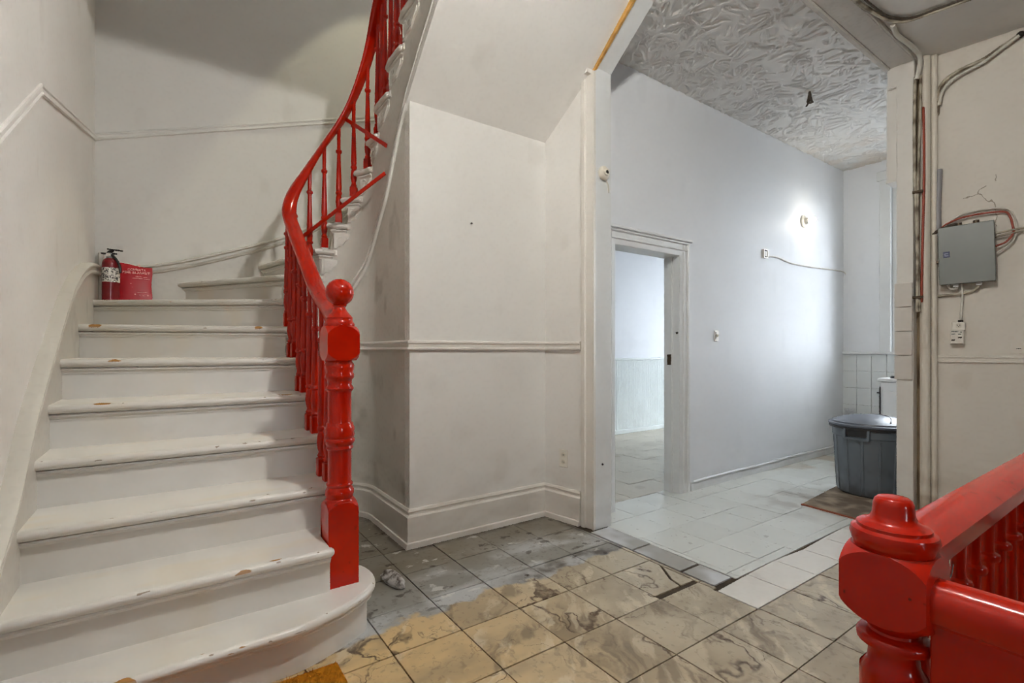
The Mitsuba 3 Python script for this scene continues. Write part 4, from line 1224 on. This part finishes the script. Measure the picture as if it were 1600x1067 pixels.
put('lever', [tube([(5.578, 1.79, 0.60), (5.54, 1.79, 0.60)], 0.009, 8), hull([(5.54 + a, 1.79 + b, 0.60 + c) for a in (-0.008, 0.008) for b in (-0.006, 0.045) for c in (-0.006, 0.008)])], 'black', tap)

# crumpled wire by the far corner
cw = []
for k in range(260):
    t_ = k * 0.33
    rr = 0.055 * (0.65 + 0.35 * math.sin(k * 1.73))
    cw.append((5.50 + rr * math.sin(t_) * math.cos(k * 0.13), 2.05 + rr * math.cos(t_) * 0.9, 0.375 + rr * math.sin(t_ * 0.7 + 1) * 1.1))
wb = thing('wire_bundle', 'crumpled bundle of shiny wire hanging low in the far kitchen corner', 'wire')
put('coil', tube(cw, 0.0035, 4), 'wire_bright', wb, smooth=50)
put('stem', tube([(5.50, 2.10, 0.0), (5.50, 2.105, 0.18), (5.50, 2.09, 0.33)], 0.006, 6), 'metal', wb, smooth=50)

# door side light switch, box with wire, lamp on the kitchen wall
sw = thing('light_switch', 'white light switch plate on the kitchen wall right of the doorway', 'light switch')
put('plate', box(3.345, 3.395, 2.132, 2.1405, 1.07, 1.152, 0.003), 'white_plastic', sw)
put('toggle', hull([(3.370 + a, 2.132 - b, 1.113 + c) for a in (-0.004, 0.004) for b, c in ((0, -0.012), (0, 0.012), (0.014, 0.003), (0.014, 0.010))]), 'beige_plastic', sw)
put('painted_shadow', box(3.352, 3.358, 2.1305, 2.1322, 1.085, 1.14), 'dark_slot', sw)  # dark strip standing in for the shadow at the left of the plate
eb = thing('junction_box', 'small open electrical box on the kitchen wall with a wire running to the corner', 'electrical box')
put('box_rim', [box(4.035, 4.043, 2.125, 2.141, 1.77, 1.845), box(4.09, 4.098, 2.125, 2.141, 1.77, 1.845), box(4.035, 4.098, 2.125, 2.141, 1.838, 1.845), box(4.035, 4.098, 2.125, 2.141, 1.77, 1.777)], 'white_plastic', eb)
put('box_inside', box(4.043, 4.09, 2.1385, 2.1405, 1.777, 1.838), 'dark_slot', eb)
put('receptacle', [box(4.055, 4.078, 2.127, 2.14, 1.785, 1.83, 0.003)], 'metal', eb)
kwire = put('wall_wire', tube(smooth_path([(4.09, 2.134, 1.79), (4.25, 2.134, 1.80), (4.5, 2.135, 1.775), (4.8, 2.135, 1.775), (5.1, 2.135, 1.785), (5.35, 2.135, 1.795), (5.56, 2.13, 1.795), (5.575, 2.115, 1.77)], 60), 0.0055, 6), 'cable_white', None, 'thin pale wire sagging along the kitchen wall to the corner', 'wire', smooth=60)
wl = thing('wall_lamp', 'bare lit bulb in a round white holder on the kitchen wall', 'lamp')
LU, LZ = 4.74, 2.18
hold = lathe([(0.055, 0.0), (0.058, 0.008), (0.05, 0.016), (0.03, 0.022), (0.026, 0.05), (0.022, 0.052)], (0, 0), 24)
hold.apply_transform(trimesh.transformations.rotation_matrix(math.pi / 2, (1, 0, 0)))
hold.apply_translation((LU, 2.14, LZ))
put('holder', hold, 'beige_plastic', wl, smooth=45)
bb = trimesh.creation.icosphere(subdivisions=3, radius=0.026)
bb.vertices[:, 1] *= 1.25
bb.apply_translation((LU, 2.14 - 0.078, LZ))
put('bulb', bb, 'bulb_glass', wl, smooth=True, emitter={'type': 'area', 'radiance': {'type': 'rgb', 'value': [x * 3 for x in LAMP_KITCHEN]}})

# hook of bare wires on the kitchen ceiling
hk = thing('ceiling_wires', 'short dark twist of bare wires hanging from the embossed kitchen ceiling', 'wire')
HU, HV = 3.66, 1.61
put('rose', lathe([(0.03, ZC - 0.012), (0.026, ZC - 0.004), (0.02, ZC)], (HU, HV), 16), 'plaster', hk, smooth=40)
for k in range(4):
    a = k * 1.6
    put('strand', tube(smooth_path([(HU, HV, ZC - 0.005), (HU + 0.008 * math.cos(a), HV + 0.008 * math.sin(a), ZC - 0.05), (HU + 0.016 * math.cos(a + 1), HV + 0.016 * math.sin(a + 1), ZC - 0.085), (HU + 0.02 * math.cos(a + 2), HV + 0.02 * math.sin(a + 2), ZC - 0.11 + 0.01 * k)], 14), 0.006, 6), 'cable_dark', hk, smooth=60)

# round holder on the post
rh = thing('lamp_socket', 'round white ceramic lamp socket on the post beside the kitchen', 'lamp socket')
hs = lathe([(0.036, 0.0), (0.040, 0.006), (0.039, 0.014), (0.030, 0.022), (0.018, 0.026), (0.017, 0.034), (0.011, 0.035)], (0, 0), 26)
hs.apply_transform(trimesh.transformations.rotation_matrix(math.pi / 2, (1, 0, 0)))
hs.apply_translation((2.005, 1.972, 2.0))
put('body', hs, 'beige_plastic', rh, smooth=45)
hs2 = lathe([(0.0095, 0.0), (0.0095, 0.0015)], (0, 0), 14)
hs2.apply_transform(trimesh.transformations.rotation_matrix(math.pi / 2, (1, 0, 0)))
hs2.apply_translation((2.005, 1.937, 2.0))
put('hole', hs2, 'dark_slot', rh)
put('cord', tube(smooth_path([(2.02, 1.965, 1.97), (2.04, 1.966, 1.94), (2.05, 1.968, 1.90)], 10), 0.004, 6), 'cable_white', rh, smooth=60)
nl = trimesh.creation.icosphere(subdivisions=2, radius=0.006)
nl.apply_translation((2.0, 1.968, 0.36))
put('nail', nl, 'dark_slot', None, 'dark nail head low on the post beside the kitchen', 'nail')

# outlet on the side of the stair wall
ol = thing('wall_outlet', 'white double outlet low on the wall between stair corner and post', 'outlet')
oa = math.atan2(d[1], d[0])


def on_side(mesh_uvz, t, z):
    """Local x along the wall, local y up, local z out of it."""
    p = side(t)
    return place(mesh_uvz, (-d[0], -d[1], 0), (0, 0, 1), (nrm[0], nrm[1], 0), (p[0], p[1], z))


ot = 0.228
put('plate', on_side(box(-0.032, 0.032, -0.052, 0.052, 0, 0.005, 0.002), ot, 0.365), 'white_plastic', ol)
for sg in (-1, 1):
    rc = on_side(prism(rounded_rect(0.030, 0.026, 0.010), 0.004, 0.0075), ot, 0.365 + sg * 0.021)
    key = put('receptacle', rc, 'beige_plastic', ol)
    for dx in (-0.006, 0.006):
        put('slot', on_side(box(dx - 0.0012, dx + 0.0012, -0.005, 0.005, 0.007, 0.0082), ot, 0.365 + sg * 0.021), 'dark_slot', key)
hkk = on_side(box(-0.02, 0.02, -0.004, 0.004, 0, 0.003), 0.2, 0.46)
put('picture_nail', hull([(1.36 + a, 2.338 - b, 1.70 + c) for a in (-0.004, 0.004) for b in (0, 0.012) for c in (-0.002, 0.003)]), 'dark_slot', None, 'small nail left in the wall under the sloping ceiling', 'nail')

# ---- right wall: breaker panel and its wiring
pn = thing('breaker_panel', 'grey metal breaker panel hung slightly askew on the right wall', 'electrical panel')


def on_right(mesh, t, z, tilt=0.0):
    """Local x along the wall towards the camera, local y up, local z into the room."""
    p = rw(t)
    m = mesh.copy()
    if tilt:
        m.apply_transform(trimesh.transformations.rotation_matrix(tilt, (0, 0, 1)))
    return place(m, (RWD[0], RWD[1], 0), (0, 0, 1), (RWN[0], RWN[1], 0), (p[0], p[1], z))


PT, PZ = 0.153, 1.570
PW, PHH, PD = 0.245, 0.345, 0.075
put('box', on_right(box(-PW / 2 + 0.004, PW / 2 - 0.004, -PHH / 2 + 0.004, PHH / 2 - 0.004, 0, PD - 0.006), PT, PZ, 0.02), 'panel_grey', pn)
put('cover', on_right(box(-PW / 2, PW / 2, -PHH / 2, PHH / 2, PD - 0.008, PD + 0.004, 0.003), PT, PZ, 0.02), 'panel_grey', pn)
lb = put('sticker', on_right(box(-PW / 2 + 0.022, -PW / 2 + 0.052, -0.012, 0.024, PD + 0.003, PD + 0.006), PT, PZ, 0.02), 'panel_label', pn, label='small dark blue square sticker')
put('symbol', on_right(trimesh.util.concatenate([box(-PW / 2 + 0.028, -PW / 2 + 0.046, 0.010, 0.014, PD + 0.0055, PD + 0.0065), box(-PW / 2 + 0.028, -PW / 2 + 0.046, -0.003, 0.001, PD + 0.0055, PD + 0.0065), box(-PW / 2 + 0.028, -PW / 2 + 0.032, -0.003, 0.014, PD + 0.0055, PD + 0.0065)]), PT, PZ, 0.02), 'panel_mark', lb)
for x in (-0.03, 0.045):
    cyl = trimesh.creation.cylinder(radius=0.014, height=0.03, sections=14)
    cyl.apply_transform(trimesh.transformations.rotation_matrix(math.pi / 2, (1, 0, 0)))
    cyl.apply_translation((x, PHH / 2 + 0.006, 0.035))
    put('cable_clamp', on_right(cyl, PT, PZ, 0.02), 'brass', pn, smooth=40)
put('latch', on_right(box(-PW / 2 - 0.014, -PW / 2 + 0.004, -0.035, -0.022, 0.03, 0.045), PT, PZ), 'brass', pn)
for x in (0.05, -0.05):
    put('cable_clamp', on_right(box(x - 0.012, x + 0.012, -PHH / 2 - 0.016, -PHH / 2 + 0.004, 0.025, 0.05), PT, PZ, 0.02), 'metal', pn)


def wire_r(pts, r, m, name, lbl, cat='cable', **kw):
    """Cable along the right wall from (t, off, z) points."""
    return put(name, tube(smooth_path([rw(t, o, z) for t, o, z in pts], 40), r, 7), m, None, lbl, cat, smooth=60, **kw)


wire_r([(0.02, 0.02, 1.73), (0.06, 0.03, 1.765), (0.12, 0.03, 1.79), (0.20, 0.03, 1.80), (0.30, 0.03, 1.795), (0.33, 0.03, 1.77), (0.345, 0.03, 1.70), (0.345, 0.035, 1.66), (0.32, 0.04, 1.62), (0.29, 0.04, 1.605), (0.275, 0.04, 1.60)], 0.0055, 'cable_red', 'red_cable', 'thick orange-red cable looping over and around the grey breaker panel')
wire_r([(0.0, 0.02, 1.725), (0.05, 0.028, 1.75), (0.12, 0.02, 1.81), (0.22, 0.02, 1.825), (0.32, 0.02, 1.81), (0.35, 0.02, 1.76), (0.36, 0.025, 1.69), (0.345, 0.03, 1.62), (0.30, 0.03, 1.575), (0.277, 0.035, 1.56)], 0.005, 'cable_white', 'white_cable', 'thin pale cable looping around the panel outside the orange-red one')
wire_r([(0.0, 0.03, 1.715), (0.03, 0.035, 1.735), (0.055, 0.03, 1.745), (0.08, 0.04, 1.752), (0.11, 0.03, 1.757)], 0.010, 'cable_dark', 'dark_cable', 'frayed dark cable knot above the left edge of the breaker panel')
for kk, (dz_, lbl) in enumerate(((0.0, 'upper grey cable leaving the breaker panel to the right'), (-0.018, 'lower grey cable leaving the breaker panel to the right'))):
    wire_r([(0.27, 0.035, 1.672 + dz_), (0.34, 0.035, 1.682 + dz_), (0.45, 0.03, 1.69 + dz_ * 0.3), (0.7, 0.03, 1.70 + dz_ * 0.2), (1.4, 0.02, 1.70)], 0.006, 'cable', 'grey_cable', lbl)
wire_r([(-0.01, 0.012, 1.332), (0.05, 0.016, 1.337), (0.12, 0.018, 1.34), (0.17, 0.02, 1.352), (0.20, 0.03, 1.372), (0.205, 0.04, 1.41)], 0.008, 'cable', 'feed_cable', 'brown-grey cable running below the breaker panel into the chase')
wire_r([(0.07, 0.03, 1.41), (0.075, 0.03, 1.38), (0.10, 0.03, 1.37), (0.11, 0.035, 1.385), (0.09, 0.035, 1.405)], 0.008, 'cable_white', 'cable_clamp_loop', 'short pale cable loop under the bottom edge of the breaker panel')

oa_ = thing('surface_outlet', 'white surface outlet box with a plug-in adapter below the breaker panel', 'outlet')
put('outlet_box', on_right(box(-0.030, 0.030, -0.028, 0.022, 0, 0.035, 0.003), 0.118, 1.150), 'white_plastic', oa_)
rcp = put('receptacle', on_right(prism(rounded_rect(0.026, 0.030, 0.010), 0.034, 0.037), 0.118, 1.150), 'beige_plastic', oa_)
for dx in (-0.006, 0.006):
    put('slot', on_right(box(dx - 0.0014, dx + 0.0014, -0.002, 0.009, 0.036, 0.0385), 0.118, 1.150), 'dark_slot', rcp)
put('slot', on_right(box(-0.0025, 0.0025, -0.010, -0.005, 0.036, 0.0385), 0.118, 1.150), 'dark_slot', rcp)
ad = put('plug_adapter', on_right(box(-0.031, 0.029, -0.108, -0.028, 0, 0.05, 0.004), 0.113, 1.150), 'white_plastic', oa_)
for (x, y) in ((0.012, -0.071), (-0.018, -0.086)):
    put('button', on_right(box(x - 0.008, x + 0.008, y - 0.0045, y + 0.0045, 0.049, 0.0525, 0.001), 0.113, 1.150), 'cable_dark', ad)
for (x0_, x1_, y) in ((-0.027, 0.005, -0.036), (-0.027, -0.008, -0.050), (0.012, 0.022, -0.040), (0.004, 0.018, -0.052)):
    put('printed_mark', on_right(box(x0_, x1_, y - 0.003, y + 0.003, 0.0495, 0.0505), 0.113, 1.150), 'panel_grey', ad)
put('cable_gland', on_right(lathe([(0.012, 0.022), (0.012, 0.034)], (0, 0), 12).apply_transform(trimesh.transformations.rotation_matrix(-math.pi / 2, (1, 0, 0))).apply_translation((0.008, 0, 0.018)), 0.118, 1.150), 'dark_slot', oa_)
wire_r([(0.126, 0.018, 1.18), (0.129, 0.016, 1.24), (0.133, 0.016, 1.30), (0.134, 0.022, 1.345), (0.13, 0.03, 1.40)], 0.006, 'cable_white', 'drop_cable', 'straight white cable dropping from the breaker panel to the outlet box')
wp = thing('blank_plate', 'wide painted-over wall plate at the right edge above the chair rail', 'wall plate')
put('plate', on_right(box(-0.012, 0.135, -0.034, 0.030, 0, 0.008, 0.001), 0.345, 1.018), 'right', wp)
put('screw', on_right(box(0.012, 0.032, -0.008, -0.004, 0.007, 0.0095), 0.345, 1.018), 'dark_slot', wp)
put('hole', on_right(box(0.046, 0.056, -0.012, 0.004, 0.007, 0.0095), 0.345, 1.018), 'dark_slot', wp)

# pipes and old wires in the corner
put('riser_pipe', lathe([(0.0265, 0.0), (0.0265, 0.05), (0.026, 0.06), (0.026, ZC)], (3.838, 1.02), 20), 'pipe', None, 'cream painted vertical pipe, the thick one left of the breaker panel', 'pipe', smooth=50)
put('riser_pipe', lathe([(0.016, 0.0), (0.016, ZC)], (3.858, 0.981), 16), 'pipe', None, 'slimmer cream vertical pipe between the thick pipe and the right wall', 'pipe', smooth=50)
cj = rw(0.03)
cpts = [(cj[0] - 0.02, cj[1], 1.70), (cj[0] - 0.022, cj[1] + 0.004, 1.85), (cj[0] - 0.018, cj[1] - 0.002, 2.11)]
put('conduit', tube(smooth_path(cpts, 10), 0.0155, 12), 'conduit', None, 'short length of grey plastic conduit beside the pipes above the breaker panel', 'conduit', smooth=50)
for k, (x, y, m, r, lbl) in enumerate(((3.788, 1.052, 'cable', 0.0085, 'pale old cable hanging in the chase beside the wall end, the leftmost one'), (3.795, 1.038, 'cable', 0.0075, 'brownish old cable hanging in the chase, the middle one'), (3.80, 1.022, 'cable_red', 0.0065, 'rust-red old cable hanging in the chase next to the thick pipe'))):
    zt = 2.70 if k < 2 else 2.5
    zb_ = 1.30 if k == 2 else 1.24
    pts = [(x + 0.004 * math.sin(z_ * 5 + k), y + 0.007 * math.sin(z_ * 3.3 + 2 * k), z_) for z_ in np.linspace(zb_, zt, 16)]
    put('chase_cable', tube(smooth_path(pts, 60), r, 7), m, None, lbl, 'cable', smooth=60)
for k, z_ in enumerate((1.33, 1.98)):
    put('cable_clip', [box(3.772, 3.79, 1.015, 1.066, z_ - 0.008, z_ + 0.008, 0.002)], 'brass', None, 'metal clip holding the chase cables, ' + ('at panel foot height' if k == 0 else 'above the breaker panel'), 'clip')


def wire_c(pts, r, m, name, lbl):
    return put(name, tube(smooth_path(pts, 48), r, 7), m, None, lbl, 'cable', smooth=60)


zc = ZC - 0.012
wire_c([(2.07, 1.05, zc), (2.6, 1.045, zc), (2.91, 1.052, zc - 0.004), (3.12, 1.03, zc), (3.25, 1.00, zc), (3.31, 0.95, zc), (3.335, 0.85, zc), (3.36, 0.735, zc), (3.42, 0.4, zc), (3.5, -0.4, zc)], 0.012, 'cable', 'ceiling_cable', 'grey-brown cable bending across the hall ceiling at the upper right')
wire_c([(2.07, 1.032, zc), (2.7, 1.03, zc), (3.1, 1.012, zc - 0.004), (3.23, 0.985, zc), (3.30, 0.93, zc - 0.002), (3.322, 0.85, zc), (3.345, 0.735, zc), (3.40, 0.4, zc), (3.48, -0.4, zc)], 0.006, 'cable_dark', 'ceiling_cable', 'thin dark cable taped along the bent ceiling cable')
wire_c([(3.27, 1.01, zc - 0.01), (3.4, 1.03, zc - 0.006), (3.58, 1.02, zc - 0.006), (3.72, 1.015, zc - 0.02), (3.772, 1.03, zc - 0.07), (3.782, 1.047, zc - 0.13)], 0.013, 'cable_white', 'ceiling_cable', 'thick pale cable leaving the ceiling and dropping into the chase')
wire_r([(0.37, 0.02, 2.775), (0.30, 0.02, 2.74), (0.22, 0.02, 2.70), (0.12, 0.02, 2.68), (0.05, 0.02, 2.64), (0.025, 0.02, 2.58), (0.02, 0.02, 2.45)], 0.010, 'cable', 'upper_cable', 'upper of two cables drooping along the top of the right wall')
wire_r([(0.37, 0.035, 2.765), (0.30, 0.03, 2.725), (0.22, 0.03, 2.678), (0.12, 0.03, 2.645), (0.05, 0.03, 2.59), (0.03, 0.03, 2.5)], 0.009, 'cable_white', 'upper_cable', 'lower paler of two cables drooping along the top of the right wall')
kn = trimesh.creation.icosphere(subdivisions=2, radius=0.018)
kn.apply_translation(rw(0.375, 0.02, 2.775))
put('cable_hole', kn, 'dark_slot', None, 'dark hole where two cables enter the right wall near the ceiling', 'hole')

# ---- lamps (outside the frame: pantry bulb added as fill, others placed by shadows and gleams)
hl = thing('hall_lamp', 'bare warm bulb on a short ceiling holder in the hall', 'lamp')
hb = trimesh.creation.icosphere(subdivisions=3, radius=0.05)
hb.apply_translation(HALL_LAMP_AT)
put('bulb', hb, 'bulb_glass', hl, smooth=True, emitter={'type': 'area', 'radiance': {'type': 'rgb', 'value': list(LAMP_HALL)}})
put('holder', lathe([(0.02, HALL_LAMP_AT[2] + 0.045), (0.025, HALL_LAMP_AT[2] + 0.07), (0.05, ZC - 0.01), (0.05, ZC)], HALL_LAMP_AT[:2], 16), 'beige_plastic', hl, smooth=40)
pl = thing('pantry_fill_lamp', 'added unseen fill bulb on the ceiling of the room behind the kitchen', 'lamp')  # added bulb, brightens the room seen through the doorway
pb = trimesh.creation.icosphere(subdivisions=3, radius=0.06)
pb.apply_translation((4.6, 3.2, 2.70))
put('bulb', pb, 'bulb_glass', pl, smooth=True, emitter={'type': 'area', 'radiance': {'type': 'rgb', 'value': list(FILL_PANTRY)}})
put('holder', lathe([(0.03, 2.75), (0.05, ZC - 0.01), (0.05, ZC)], (4.6, 3.2), 16), 'beige_plastic', pl, smooth=40)
scene['upper_spot'] = {'type': 'spot', 'intensity': {'type': 'rgb', 'value': list(SPOT_UP)}, 'cutoff_angle': 26.6, 'beam_width': 25.4,
                       'to_world': T().look_at(origin=[1.5 * S, 3.0 * S, 5.62 * S], target=[1.5 * S, 3.0001 * S, 0], up=[1, 0, 0])}
dl = thing('downlight', 'round recessed ceiling lamp high above the stair well', 'lamp')
put('trim_ring', lathe([(0.085, 5.685), (0.095, 5.69), (0.095, 5.70)], (1.5, 3.0), 24), 'white_plastic', dl, smooth=40)
